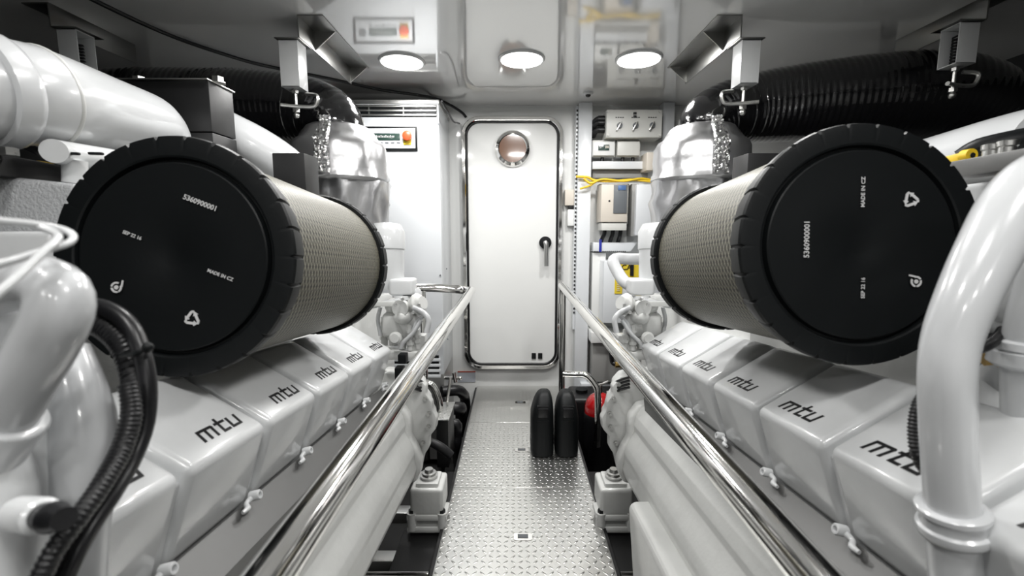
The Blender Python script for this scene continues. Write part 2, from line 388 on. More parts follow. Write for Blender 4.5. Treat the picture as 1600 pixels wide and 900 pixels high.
MB().cyl((.283, yr+.014, RZ-.05), (.283, yr+.014, .001), .0185).build('post', CHROME, tR)
z1 = P(900, 588, 2.55).z
MB().tube([(.29, yr+.01, z1), (.36, yr, z1), (.42, yr-.02, z1-.0), (.47, yr-.04, z1-.05), (.487, yr-.05, z1-.12), (.49, yr-.05, -.1)], .019, 16).build('side_loop', CHROME, tR)

# ------------------------------------------------------------------ engines
def mtu_logo(mb, o, ex, ey, hgt):
    ez = ex.cross(ey); sk = .28
    def st(pts):
        vs = []
        for z in (.0002, .0009):
            for x, y in pts: vs.append(o+ex*((x+sk*y-1.55)*hgt)+ey*(y*hgt)+ez*z)
        n = len(pts); mb.add(vs, [tuple(range(n))[::-1], tuple(range(n, 2*n))]+[(i, (i+1) % n, n+(i+1) % n, n+i) for i in range(n)])
    def rc(x0, y0, x1, y1): st([(x0, y0), (x1, y0), (x1, y1), (x0, y1)])
    t = .165
    rc(0, 0, t, .8); rc(t, .8-t, 1.0, .8); st([(1.0, .8-t), (1.19, .8-t), (1.19, .8-.1), (1.1, .8), (1.0, .8)]); rc(.5, 0, .5+t, .8-t); rc(1.0, 0, 1.0+t, .8-t)
    rc(1.55, 0, 1.55+t, 1.08); rc(1.35, .8-t, 1.55, .8); rc(1.74, .8-t, 2.15, .8); rc(1.74, 0, 2.15, t)
    rc(2.3, 0, 2.3+t, .8); rc(2.49, 0, 2.95, t); rc(2.95, 0, 2.95+t, .8)
def engine(s, base, label):
    side = 'left' if s < 0 else 'right'
    t = thing('marine_engine', label, 'engine', EN(s*.8+.02, 1.0, 1.2), 'white marine diesel engines')
    fr = lambda A, v, h: E(s, A, v, h)
    sl = R(31); cr = (.433, .25)
    poly = [cr, (.433+.17*math.cos(sl), .25-.17*math.sin(sl)), (.64, .19), (.63, .40), (.472, .383)]
    inner = [(.449, .268), (.575, .192), (.625, .215), (.615, .46), (.500, .46), (.484, .395)]
    MB().prism(inner, fr, .38 if s < 0 else .05, base+.195*5, .004).build('cylinder_head_bank', PAINT, t)
    for k in range(-1, 6):
        v1 = base+.195*k; v0 = v1-.195
        if v1 < (.4 if s < 0 else .3): continue
        m = MB(); b0 = v0+.007; b1 = v1-.007
        m.prism(poly, fr, b0, b1, .013, 4)
        cv = m.build('rocker_cover', PAINT, t)
        lg = MB(); ex = (E(s, 0, 1, 0)-E(s, 0, 0, 0))*(1 if s < 0 else -1)
        ey = (E(s, math.cos(sl), 0, -math.sin(sl))-E(s, 0, 0, 0))
        o = E(s, cr[0]+.026*math.cos(sl), (v0+v1)/2+(.012), cr[1]-.026*math.sin(sl))
        mtu_logo(lg, o, ex.normalized(), ey.normalized(), .0285)
        lg.build('maker_logo', INK, cv)
        lug = MB(); c = E(s, .462, v1-.004, .374); n = Vector((-s, 0, .25)).normalized()
        lug.lathe(c-n*.004, n, [(0, .0085), (.015, .0085), (.017, .007), (.017, .0045), (.010, .0035)], 16)
        lug.tube([c+n*.002, E(s, .464, v1-.02, .379), E(s, .460, v1-.030, .383)+n*.004, E(s, .461, v1-.042, .384)+n*.004], [.006, .0042, .0052, .0032], 10)
        lug.build('lug', PAINT, t)
    MB().prism([(.63, .09), (1.22, .08), (1.25, .25), (1.2, .95), (.7, .95), (.62, .5)], fr, 1.25, 2.3, .02, 2).build('cylinder_block', CAST, t)
    # ledge plate beside the covers
    m = MB(); m.prism([(.474, .386), (.428, .424), (.430, .427), (.476, .389)], fr, .1, 1.56)
    m.prism([(.428, .424), (.430, .424), (.438, .50), (.436, .50)], fr, .1, 1.56)
    m.build('ledge_plate', PLATE, t)
    m = MB(); m.prism([(.447, .43), (.60, .42), (.60, .62), (.447, .52)], fr, .1, 1.6, .002); m.build('crankcase', GREYM, t)
    # long lower housing
    pl = [(.47, .455), (.432, .468), (.412, .50), (.404, .53), (.408, .553), (.398, .575), (.380, .61), (.372, .632), (.374, .65), (.366, .69), (.372, .712), (.39, .73), (.47, .75)]
    m = MB(); m.prism(pl, fr, .1, 1.66, .003, 2)
    m.prism([(.47, .45), (.425, .46), (.395, .50), (.388, .53), (.39, .58), (.366, .62), (.352, .66), (.352, .70), (.37, .74), (.47, .76)], fr, 1.60, 1.66, .012, 3)
    m.build('side_housing', CAST, t, 30)
    fl = [(.375, .375), (.345, .41), (.347, .44), (.325, .47), (.322, .50), (.305, .53), (.31, .57), (.335, .60), (.335, .64), (.355, .67), (.37, .735), (.40, .76), (.5, .78), (.66, .6), (.5, .36)]
    m = MB(); m.prism(fl, fr, 1.67, 1.72, .006, 2)
    m.prism([(a+.02, h) for a, h in fl], fr, 1.725, 1.80, .01, 2)
    hs = m.build('bell_housing', CAST, t, 30)
    for A, h in ((.355, .40), (.335, .455), (.322, .51), (.325, .56), (.345, .62), (.37, .69), (.39, .74)):
        b = MB(); c = fr(A+.012, 1.672, h); d = fr(A+.012, 1.655, h); b.cyl(c, d, .009, n=6); b.cyl(d, fr(A+.012, 1.65, h), .005, n=10)
        b.build('bolt', STEEL, hs)
    m = MB()
    for j in range(4): m.tube([fr(.40, 1.64-.0, .37+.012*j), fr(.37, 1.66, .385+.012*j), fr(.36, 1.69, .40+.012*j)], .005, 8)
    m.build('cable_loom', RUBBER, t)
    return t
engL = engine(-1, .57, 'white diesel engine left of the walkway with a row of logo-marked rocker covers')
engR = engine(1, .66, 'white diesel engine right of the walkway with a row of logo-marked rocker covers')
# extra housing low on the right engine
m = MB(); m.prism([(.315, .675), (.33, .66), (.43, .66), (.43, .90), (.33, .90)], lambda A, v, h: E(1, A, v, h), .8, 1.32, .014, 4); m.build('pump_housing', CAST, engR)
# far-end accessories of both engines
def accessories(s, t):
    # white filter canister, brackets, hoses; positions at v about 1.7
    X = lambda px: px if s > 0 else 1630-px                    # mirrored about the walkway
    def Q(px, py, v): return PE(X(px), py, v)
    up = Vector((0, math.sin(TAU), math.cos(TAU)))
    m = MB(); c = Q(1024, 452, 1.75)
    m.lathe(c, up, [(0, .055), (.02, .062), (.15, .062), (.155, .066), (.22, .066), (.235, .058), (.25, .05), (.255, .02)], 28); m.build('oil_filter_canister', PAINT, t)
    m = MB(); m.obox(Q(1000, 447, 1.72), Vector((1, 0, 0)), Vector((0, 1, 0)), up, .09, .08, .06, .012, 3)
    m.lathe(Q(1003, 462, 1.7), -up, [(0, .03), (.015, .034), (.02, .026), (.05, .02)], 18)
    m.build('filter_head', PAINT, t)
    m = MB()
    m.lathe(Q(985, 478, 1.66), Vector((-s*.8, -.4, .3)), [(0, .03), (.02, .034), (.022, .04), (.03, .04), (.034, .03), (.05, .024), (.05, .01)], 20)
    m.lathe(Q(1000, 480, 1.64), Vector((s*.2, -1, 0)), [(0, .026), (.02, .026), (.022, .03), (.03, .03), (.03, .014)], 18)
    m.obox(Q(1008, 505, 1.7), Vector((1, 0, 0)), Vector((0, 1, 0)), up, .10, .1, .09, .02, 3)
    m.obox(Q(990, 512, 1.68), Vector((1, 0, .3)), Vector((0, 1, 0)), Vector((-.3, 0, 1)), .06, .07, .07, .018, 3)
    m.ball(Q(1000, 495, 1.64), .035, (1, 1, .8)); m.ball(Q(985, 500, 1.66), .024); m.ball(Q(1016, 478, 1.68), .03)
    m.build('fuel_pump', CAST, t)
    hoses = [[(964, 520), (961, 500), (970, 488), (985, 480)], [(972, 500), (985, 520), (1000, 535), (1005, 545)], [(975, 470), (968, 490), (980, 505), (990, 530)],
             [(1005, 470), (1030, 474), (1050, 478), (1060, 474)], [(1012, 486), (1014, 505), (1012, 530)], [(1036, 480), (1040, 500), (1036, 525)],
             [(960, 545), (972, 540), (990, 545), (1000, 560)], [(1020, 470), (1026, 500), (1022, 528)], [(990, 465), (978, 470), (972, 485)]]
    for j, hp in enumerate(hoses):
        MB().tube([Q(a, b, 1.62+.012*j) for a, b in hp], .0075 if j not in (0, 3) else .010, 10).build('hose', PIPEW, t)
    if s > 0: m = MB(); m.tube([Q(1040, 405, 1.9), Q(985, 405, 1.9), Q(965, 404, 1.88), Q(958, 410, 1.86), Q(968, 430, 1.82), Q(978, 442, 1.78), Q(990, 448, 1.75)], .024, 16); m.build('coolant_pipe', PIPEW, t)
    else:
        m = MB(); m.lathe(PE(634, 464, 1.75), (1, -.2, 0), [(0, .03), (.02, .034), (.022, .037), (.05, .037), (.055, .03), (.06, .01)], 20); m.lathe(PE(645, 476, 1.75), (.1, 0, -1), [(0, .036), (.06, .03), (.10, .012)], 20); m.build('vent_cap', PIPEW, t)
    m = MB()
    for (a, b, b2, v_, rr) in ((1002, 500, 545, 1.67, .014), (1016, 498, 540, 1.70, .016), (990, 508, 548, 1.65, .011), (1030, 495, 540, 1.72, .013), (978, 515, 545, 1.66, .010)):
        m.cyl(Q(a, b, v_), Q(a, b2, v_), rr, n=16); m.cyl(Q(a, b+8, v_), Q(a, b+12, v_), rr*1.35, n=16); m.cyl(Q(a, b2-14, v_), Q(a, b2-9, v_), rr*1.4, n=6)
    m.obox(Q(1000, 552, 1.68), Vector((1, 0, 0)), Vector((0, 1, 0)), up, .13, .09, .03, .008, 2)
    m.obox(Q(975, 535, 1.68), Vector((1, 0, 0)), Vector((0, 1, 0)), up, .05, .05, .06, .006, 2)
    m.lathe(Q(1012, 528, 1.62), Vector((0, -1, .1)), [(0, .022), (.012, .022), (.014, .016), (.02, .016)], 18)
    m.obox(Q(1035, 475, 1.64), Vector((1, 0, 0)), Vector((0, 1, 0)), up, .11, .012, .018, .003, 2)
    m.build('injection_pump', CAST, t, 25)
    for a, b in ((975, 476), (1000, 467), (1012, 476), (984, 488)):
        c = Q(a, b, 1.60); MB().cyl(c, c+Vector((0, -.012, 0)), .006, n=6).build('screw', STEEL, t)
accessories(1, engR); accessories(-1, engL)
# black connectors seen at the far left cover
for (a, b, cc, d) in ((621, 560, 12, 15), (616, 586, 14, 26)):
    q = PE(a+8, b, 1.57); MB().box(q.x-.014, q.x+.014, q.y-.02, q.y+.02, q.z-d*.0011, q.z+d*.0011, .004).build('connector', BLACKP, engL)
# engine mounts
for s, side in ((-1, 'left'), (1, 'right')):
    px = 665 if s < 0 else 962
    x = -.345 if s < 0 else .405; y = 1.74
    t = thing('engine_mount', 'white rubber engine mount with nut on top, %s of the walkway' % side, 'engine mount', (x, y, -.10), 'engine mounts on the bearers')
    m = MB(); m.box(x-.065, x+.065, y-.07, y+.07, .04, .15, .014, 3); m.box(x-.045, x+.045, y-.05, y+.05, .14, .165, .008); m.build('housing', CAST, t)
    m = MB(); m.lathe((x, y, .165), (0, 0, 1), [(0, .034), (.012, .036), (.013, .028), (.022, .028), (.023, .018), (.036, .016)], 24); m.build('nut', STEEL, t)
    m = MB(); m.box(x-.08, x+.08, y-.075, y+.02, .02, .045, .008)
    for dx in (-.06, .06): m.cyl((x+dx, y-.06, -.02), (x+dx, y-.06, .05), .02)
    m.box(x-.08, x+.08, y-.075, y+.05, -.03, -.005, .008)
    m.build('foot', CAST, t)
    for dx in (-.06, .06): MB().cyl((x+dx, y-.06, .045), (x+dx, y-.06, .062), .013, n=6).build('bolt', BLACKP, t)
    tag(MB().box(x-.10, x+.11, .4, 2.15, -.11, -.04, .004).build('engine_bearer', BLACKBOX), 'long black bearer under the %s engine' % side, 'beam')

# ------------------------------------------------------------------ air filters
def air_filter(s, x, h, vfar, label):
    t = thing('air_filter', label, 'air filter', EN(x, .95, h+.187), 'large drum air filters')
    d = EN(0, 1, 0)-EN(0, 0, 0); ex = Vector((1, 0, 0)); ey = Vector((0, math.sin(TAU), math.cos(TAU)))
    v0 = .70; c = EN(x, v0, h); R0 = .187
    # toothed end cap
    n = 26*20; m = MB()
    def ring(dv, r, tooth=0):
        o = c+d*dv; out = []
        for i in range(n):
            rr = r-(tooth if (i % 20) < 2 else 0); a = 2*math.pi*i/n; out.append(o+ex*math.cos(a)*rr+ey*math.sin(a)*rr)
        return out
    rs = [ring(.05, .172), ring(.048, .178, 0), ring(.046, .180, .003), ring(.02, .186, .004), ring(.006, R0, .005), ring(.001, R0-.002, .005), ring(0, R0-.008), ring(0, .156), ring(.0015, .153), ring(.010, .1505), ring(.010, .1475), ring(.001, .145), ring(-.0005, .143), ring(.0015, .10), ring(.0015, .022), ring(.003, .018)]
    m.rings(rs); m.build('end_cap', BLACKP, t, 25)
    circ = 2*math.pi*.172; L = vfar-v0-.045; k = 12
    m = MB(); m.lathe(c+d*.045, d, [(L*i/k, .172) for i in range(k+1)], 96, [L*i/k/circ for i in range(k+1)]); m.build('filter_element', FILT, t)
    n2 = 24*12; m = MB(); rs = []
    for dv, r, tt in ((vfar-v0-.012, .172, 0), (vfar-v0-.012, .180, 0), (vfar-v0-.008, .184, .004), (vfar-v0+.02, .184, .004), (vfar-v0+.022, .17, 0)):
        o = c+d*dv; rs.append([o+ex*math.cos(2*math.pi*i/n2)*(r-(tt if i % 12 < 1 else 0))+ey*math.sin(2*math.pi*i/n2)*(r-(tt if i % 12 < 1 else 0)) for i in range(n2)])
    m.rings(rs); m.build('rear_rim', BLACKP, t, 25)
    cpx = (x*F/v0+CX, h*F/v0+430)
    def pos(px, py, lift=0): return c+ex*((px-cpx[0])*v0/F)+ey*(-(py-cpx[1])*v0/F)-d*lift
    def wr(st, px, py, rot, size, bold=1):
        a = R(rot); e1 = ex*math.cos(a)+ey*math.sin(a); e2 = -ex*math.sin(a)+ey*math.cos(a)
        MB().text(st, pos(px, py), e1, e2, size, .001).build('marking', WINK, t)
    def recycle(px, py, rot, r):
        m = MB(); o = pos(px, py, .001)
        for j in range(3):
            a0 = R(rot+120*j+90); a1 = R(rot+120*(j+1)+90)
            A = Vector((math.cos(a0), math.sin(a0)))*r; B = Vector((math.cos(a1), math.sin(a1)))*r
            p0 = A.lerp(B, .16); p1 = A.lerp(B, .62); p2 = A.lerp(B, .86)
            to = lambda q: o+ex*q.x+ey*q.y
            m.bar(to(p0), to(p1), r*.28, .0012, up=-d)
            dd = (B-A).normalized(); nn = Vector((-dd.y, dd.x))
            tri = [to(p1+nn*r*.3), to(p2), to(p1-nn*r*.3)]; m.add([q-d*.0006 for q in tri]+[q+d*.0006 for q in tri], [(0, 1, 2), (5, 4, 3), (0, 3, 4, 1), (1, 4, 5, 2), (2, 5, 3, 0)])
            k0 = A.lerp(B, -.02); m.bar(to(A.lerp(B, .16)), to(A+ (Vector((math.cos(R(rot+120*(j-1)+90)), math.sin(R(rot+120*(j-1)+90))))*r-A)*.14), r*.26, .0012, up=-d)
        m.build('marking', WINK, t)
    def dlogo(px, py, rot, r):
        m = MB(); o = pos(px, py, .001); n = 40
        def arc(a0, a1, r0, r1):
            vs = []; k = 14
            for z in (0, .0012):
                for rr in (r0, r1):
                    for i in range(k+1):
                        a = R(a0+(a1-a0)*i/k+rot); vs.append(o+ex*math.cos(a)*rr+ey*math.sin(a)*rr-d*z)
            K = k+1; fs = []
            for i in range(k):
                fs += [(i, i+1, K+i+1, K+i), (2*K+i, 3*K+i, 3*K+i+1, 2*K+i+1), (i, 2*K+i, 2*K+i+1, i+1), (K+i, K+i+1, 3*K+i+1, 3*K+i)]
            m.add(vs, fs)
        arc(60, 170, r*.68, r); arc(185, 285, r*.68, r); arc(300, 380, r*.68, r); arc(0, 359.9, 0.0002, r*.38)
        e1 = ex*math.cos(R(rot))+ey*math.sin(R(rot)); e2 = -ex*math.sin(R(rot))+ey*math.cos(R(rot))
        m.bar(o+e1*r*.9+e2*r*.1, o+e1*r*1.15+e2*r*1.25, r*.3, .0012, up=-d)
        m.build('marking', WINK, t)
    if s < 0:
        wr('5360900001', 316, 318, -21, .011); wr('SEP 22 16', 209, 368, -21, .0075); wr('MADE IN CZ', 345, 430, -21, .0074)
        dlogo(183, 449, 0, .0085); recycle(300, 498, -8, .014)
    else:
        wr('5360900001', 1259, 374, 90, .0115); wr('MADE IN CZ', 1345, 301, 90, .0082); wr('SEP 22 16', 1348, 450, 90, .0080)
        dlogo(1430, 440, 90, .0085); recycle(1419, 313, 20, .014)
    return t
air_filter(-1, -.5235, -.0276, 1.205, 'large drum air filter on the left engine, serial number slanting across its black cap')
air_filter(1, .5336, -.0463, 1.15, 'large drum air filter on the right engine, serial number running upright on its black cap')

# ------------------------------------------------------------------ exhaust wraps
def exhaust(s, pxc, label):
    y = 2.2; c = P(pxc, 240, y); x = c.x
    t = thing('exhaust_elbow', label, 'exhaust', (x, y, 1.0), 'foil-wrapped exhaust risers')
    zt = P(pxc, 199, y).z; zb = P(pxc, 277, y).z
    prof = [(0, .03), (.0, .13), (-.012, .15), (-.04, .165), (-.06, .178), (-.075, .20), (-.10, .212), (-.16, .214), (-.20, .214), (-.225, .222), (-.24, .226), (-.25, .212), (-.252, .18)]
    m = MB(); m.lathe((x, y, zt), (0, 0, 1), prof, 72, wob=.05); m.build('upper_wrap', FOIL, t, 60)
    m = MB(); m.lathe((x+s*-.02, y+.02, zb), (0, 0, 1), [(.012, .19), (0, .192), (-.03, .196), (-.07, .19), (-.12, .196), (-.17, .186), (-.23, .19), (-.34, .18), (-.5, .17)], 64, wob=.10); m.build('lower_wrap', FOIL, t, 60)
    # crumpled lacing seam facing the aisle side
    m = MB(); an = R(-90-s*1); b = bmesh.new(); nu, nv = 10, 34
    g = [[None]*(nu+1) for _ in range(nv+1)]
    for j in range(nv+1):
        z = zt+.015-(zt-zb+.02)*j/nv
        for i in range(nu+1):
            a = an+(i/nu-.5)*.30; zz = z-zt
            rr = .160+.066*min(1, max(0, (-zz-.01)/.08))+.008
            q = Vector((i*.9, j*.75, 3.1*s)); rr += .012*noise.noise(q)+.008*abs(noise.noise(q*2.3)); e = .004 if i in (0, nu) else 0
            g[j][i] = b.verts.new((x+math.cos(a)*(rr-e*3), y+math.sin(a)*(rr-e*3), z+.004*noise.noise(q*1.9)))
    for j in range(nv):
        for i in range(nu): b.faces.new((g[j][i], g[j][i+1], g[j+1][i+1], g[j+1][i]))
    ex_ = bmesh.ops.solidify(b, geom=b.faces[:], thickness=.004)
    m.bm(b); sm = m.build('lacing_seam', FOILC, t, 20)
    for j in range(7):
        z = zt-.01-(zt-zb)*j/7
        for da in (-.07, .07):
            rr = .236 if z < zt-.08 else .185; c = Vector((x+math.cos(an+da)*rr, y+math.sin(an+da)*rr, z))
            MB().ball(c, .006, n=8).build('lacing_stud', STEEL, sm)
    return t
exhaust(-1, 531, 'foil-wrapped exhaust riser in front of the tall white cabinet')
exhaust(1, 1096, 'foil-wrapped exhaust riser beside the grey wall boxes')

# ------------------------------------------------------------------ air ducts
def duct(label, pts, rad, nm='ventilation_duct'):
    o = MB().tube(pts, rad, 40, step=.03, ridge=.0013, pitch=.026).build(nm, DUCT, None, 60)
    tag(o, label, 'duct', 'black flexible ducts'); return o
duct('black flexible duct arching from the left exhaust riser towards the hull',
     [P(531, 214, 2.2), P(527, 200, 2.2), P(510, 182, 2.22), P(470, 172, 2.25), P(410, 168, 2.26), P(330, 168, 2.26), P(240, 170, 2.24), P(170, 176, 2.2), P(120, 195, 2.2), P(95, 240, 2.2)],
     [.115, .125, .14, .155, .165, .175, .18, .18, .18, .18])
duct('black flexible duct arching from the right exhaust riser towards the hull',
     [P(1100, 208, 2.2), P(1106, 190, 2.2), P(1130, 178, 2.22), P(1170, 170, 2.24), P(1240, 162, 2.22), P(1320, 155, 2.18), P(1410, 150, 2.14), P(1480, 152, 2.12), P(1530, 175, 2.12), P(1560, 215, 2.12)],
     [.115, .125, .14, .155, .17, .18, .185, .185, .185, .185])

# ------------------------------------------------------------------ ceiling hangers
def hanger(s, x, y, zb, label, inboard, y2):
    # angle on the ceiling, open box isolator with spring, threaded rod and hooked strap
    t = thing('duct_hanger', label, 'hanger', (x, y, CEIL_Z), 'spring hangers of the ducts')
    m = MB(); D = .085; k = -s if inboard else s                 # inner hangers carry the web on the aisle side
    xb = x+k*.05
    m.box(xb-.003, xb+.003, y-.05, y2, CEIL_Z-D, CEIL_Z, .001)
    m.box(*sorted((xb, xb+k*.10)), y-.05, y2, CEIL_Z-.005, CEIL_Z, .001)
    m.box(*sorted((xb, x-k*.05)), y-.05, y+.07, CEIL_Z-D-.004, CEIL_Z-D, .001)
    for yy in (y+.10, y2-.02) if inboard else (y2-.02,):
        vs = [Vector((xb, yy, CEIL_Z)), Vector((xb+k*.10, yy, CEIL_Z)), Vector((xb, yy, CEIL_Z-D))]
        m.add([v+Vector((0, -.003, 0)) for v in vs]+[v+Vector((0, .003, 0)) for v in vs], [(0, 1, 2), (5, 4, 3), (0, 3, 4, 1), (1, 4, 5, 2), (2, 5, 3, 0)])
    m.build('angle_bracket', BRK, t, 25)
    zt = CEIL_Z-D-.006; m = MB(); w2 = .036; hh = zt-zb
    m.box(x-w2, x+w2, y-.04, y-.036, zb, zt, .001)
    m.box(x-w2, x+w2, y-.04, y+.04, zt-.004, zt, .001); m.box(x-w2, x+w2, y-.04, y+.04, zb, zb+.004, .001)
    xw = x+s*w2; m.box(xw-.002, xw+.002, y-.04, y+.04, zb, zt, .001)
    if inboard: xw = x-s*w2; m.box(xw-.002, xw+.002, y-.04, y+.04, zb, zt, .001)
    else: m.box(x-w2, x+w2, y+.036, y+.04, zb, zt, .001)
    m.build('isolator_box', PAINT, t, 25)
    sp = MB(); k = 60; sp.tube([(x+.018*math.cos(i*.9), y+.018*math.sin(i*.9), zb+.012+(hh-.05)*i/k) for i in range(k+1)], .0035, 6, smooth=False); sp.build('spring', RUBBER, t)
    m = MB(); m.cyl((x, y, zb+.01), (x, y, zb-.10), .007, n=12); m.lathe((x, y, zb-.004), (0, 0, -1), [(0, .014), (.012, .014), (.014, .008)], 6); m.lathe((x, y, zb-.078), (0, 0, -1), [(0, .015), (.014, .015), (.016, .009)], 6)
    m.ball((x, y, zb-.105), .013, n=10); m.build('threaded_rod', ZINC, t)
    m = MB(); zz = zb-.07
    q = -s if inboard else s
    m.tube([(x-q*.05, y-.03, zz), (x, y-.01, zz), (x+q*.06, y, zz), (x+q*.085, y, zz+.01), (x+q*.09, y, zz+.045), (x+q*.04, y+.01, zz+.055)], .008, 8)
    m.build('strap_hook', ZINC, t)
q = P(459, 105, 2.0); hanger(-1, q.x, 2.0, P(459, 134, 1.95).z, 'spring hanger with white box under the ceiling, above the left exhaust riser', True, 2.55)
q = P(1165, 100, 2.0); hanger(1, q.x, 2.0, P(1165, 129, 1.95).z, 'spring hanger with white box under the ceiling, above the right exhaust riser', True, 2.55)
q = P(122, 80, 1.9); hanger(-1, q.x, 1.9, P(120, 108, 1.85).z, 'outer spring hanger with open-sided white box, above the thick white pipe', False, 2.25)
q = P(1497, 68, 1.84); hanger(1, q.x, 1.84, P(1492, 97, 1.79).z, 'outer spring hanger with open-sided white box, above the right black duct', False, 2.2)

# ------------------------------------------------------------------ pipes and boxes above the left engine
t = thing('intake_pipe', 'thick white pipe with a weld ring, upper left above the air filter', 'pipe', P(100, 160, .9), 'thick white pipes')
a0 = P(-130, 128, .70); a1 = P(60, 152, .86); a2 = P(235, 198, 1.3)
d = (a2-a1).normalized()
MB().tube([a0, a0.lerp(a1, .5), a1, a1.lerp(a2, .5), a2-d*.06, a2-d*.02+Vector((0, 0, -.004)), a2+d*.02+Vector((0, 0, -.025)), a2+d*.035+Vector((0, 0, -.08)), a2+d*.035+Vector((0, 0, -.2))], [.086]*9, 40, step=.02).build('pipe_body', PIPEW, t, 60)
a, u, dd = frame_from(a1-a0)
m = MB(); c = a1
m.rings([[c+dd*t_+a*math.cos(2*math.pi*i/40)*r_+u*math.sin(2*math.pi*i/40)*r_ for i in range(40)] for t_, r_ in ((-.006, .086), (-.004, .0885), (0, .0895), (.004, .0885), (.006, .086))]); m.build('weld_ring', CAST, t, 60)
c = a1-dd*.075
m = MB(); m.rings([[c+dd*t_+a*math.cos(2*math.pi*i/40)*r_+u*math.sin(2*math.pi*i/40)*r_ for i in range(40)] for t_, r_ in ((-.03, .088), (-.028, .094), (0, .096), (.01, .094), (.014, .087))]); m.build('collar', PIPEW, t, 60)
o = MB().tube([P(352, 208, 1.62), P(400, 232, 1.64), P(440, 258, 1.67), P(468, 285, 1.7)], .076, 28).build('intake_pipe', PIPEW, None, 60)
tag(o, 'short white pipe running down beside the black box, behind the left air filter', 'pipe', 'thick white pipes')
o = MB().tube([P(1660, 222, .95), P(1560, 236, 1.15), P(1440, 262, 1.42), P(1330, 285, 1.7)], .082, 36).build('intake_pipe', PIPEW, None, 60)
tag(o, 'thick white pipe running back behind the right air filter', 'pipe', 'thick white pipes')
c0 = P(180, 124, 1.42); c1 = P(325, 124, 1.42); y1 = 1.42*478/441
t = thing('junction_box', 'black box with thin metal lid and bolts above the left air filter', 'box', (c1.x-.12, 1.48, c1.z-.28))
MB().box(c0.x, c1.x, 1.42, y1, c1.z-.09-.06, c1.z-.003, .003).box(c0.x-.001, c1.x+.001, 1.419, y1+.001, c1.z-.28, c1.z-.153, .003).build('body', BLACKBOX, t)
MB().box(c0.x-.01, c1.x+.004, 1.41, y1+.006, c1.z-.003, c1.z+.001, .0005).build('lid', ZINC, t)
for bx in (c0.x+.03, c1.x-.005): MB().lathe((bx+.01, 1.44+.02, c1.z+.001), (0, 0, 1), [(0, .022), (.004, .022), (.005, .017), (.018, .017)], 6).build('bolt', ZINC, t)
for s, px, lb in ((-1, 463, 'small black box between left air filter and foil-wrapped riser'), (1, 1180, 'small black box between right air filter and foil-wrapped riser')):
    y = 1.5; c = P(px, 262, y)
    o = MB().box(c.x-.05, c.x+.05, y-.05, y+.05, c.z-.16, c.z+.038, .003).box(c.x-.03, c.x+.03, y-.03, y+.03, c.z-.46, c.z-.15, .002).build('bracket_box', BLACKBOX); tag(o, lb, 'box')
# flat items under the pipe, upper left
t = thing('slotted_bracket', 'white slotted bracket under the thick pipe, left of the air filter', 'bracket', P(118, 275, .85))
c = P(122, 236, .85)
m = MB(); m.tube([P(84, 236, .80), P(110, 241, .85), P(175, 250, .95)], [.02, .022, .022], 20); m.build('arm', PAINT, t)
for a_ in ((117, .84, .018), (145, .9, .016)): MB().cyl(P(a_[0], 250, a_[1]), P(a_[0], 286, a_[1]), a_[2]).build('stud_post', PAINT, t)
for px in (113, 150): MB().obox(P(px, 240, .815), Vector((1, .2, 0)), Vector((0, 1, 0)), Vector((0, 0, 1)), .022, .006, .005, .002).build('slot', BLACKP, t)
o = MB().bar(P(-60, 250, .72), P(105, 277, .90), .035, .036, bev=.003).build('rubber_strip', BLACKBOX); tag(o, 'dark rubber strip on the white speckled block at far left', 'strip')
o = MB().tube([P(60, 258, .9), P(80, 262, .93), P(100, 270, .96)], .009, 10).build('yellow_hose', YEL); tag(o, 'short yellow hose end behind the slotted bracket', 'hose')
o = MB().lathe(P(15, 243, .76), (0, 0, 1), [(0, .012), (.012, .012), (.013, .008)], 6).build('hex_bolt', ZINC); tag(o, 'single hex bolt head on the dark rubber strip', 'bolt')
o = MB().prism([(-1.15, -.20), (-.74, -.155), (-.74, -.02), (-1.15, -.02)], lambda A, v, h: EN(A, v, h), .77, .98, .01).build('insulated_block', ROUGHW); tag(o, 'speckled white insulated block left of the left air filter', 'block')
o = MB().prism([(-1.15, -.07), (-.73, -.07), (-.73, .12), (-1.15, .2)], lambda A, v, h: EN(A, v, h), .72, .765, .01).build('side_bracket', PAINT); tag(o, 'plain white bracket plate below the speckled block', 'bracket')
# right counterpart
o = MB().bar(P(1490, 268, .88), P(1680, 238, .66), .05, .03, bev=.003).build('support_bar', PLATE); tag(o, 'flat grey support bar above the right foreground pipe', 'bar')
o = MB().tube([P(1497, 246, .95), P(1530, 232, .93), P(1590, 220, .9), P(1680, 205, .88)], [.014, .02, .022, .022], 14).build('lever_arm', BLACKP); tag(o, 'black lever arm behind the grey support bar', 'lever')
t = thing('lifting_eye', 'yellow painted lifting eye right of the right air filter', 'lifting eye', P(1500, 246, .9))
m = MB(); a = P(1475, 252, .93); b = P(1512, 243, .88); m.bar(a, b, .012, .016, bev=.003); m.cyl(b+Vector((0, -.008, 0)), b+Vector((0, .008, 0)), .0115); m.build('tab', YEL, t)
MB().cyl(b+Vector((0, -.010, -.001)), b+Vector((0, -.005, -.001)), .005).build('bolt', CHROME, t)
for px, py, w_, lb in ((1548, 243, .8, 'left'), (1572, 238, .78, 'right')):
    o = MB().lathe(P(px, py+4, w_), (0, 0, 1), [(0, .012), (.012, .012), (.014, .014), (.022, .014), (.024, .008)], 18).build('pipe_nipple', ZINC); tag(o, 'small pale nipple standing on the grey support bar, %s of the pair' % lb, 'fitting', 'nipples on the support bar')
o = MB().prism([(.74, -.15), (1.1, -.20), (1.1, .10), (.74, .10)], lambda A, v, h: EN(A, v, h), .77, .95, .012).build('side_bracket', PAINT); tag(o, 'plain white bracket plate right of the right air filter', 'bracket')

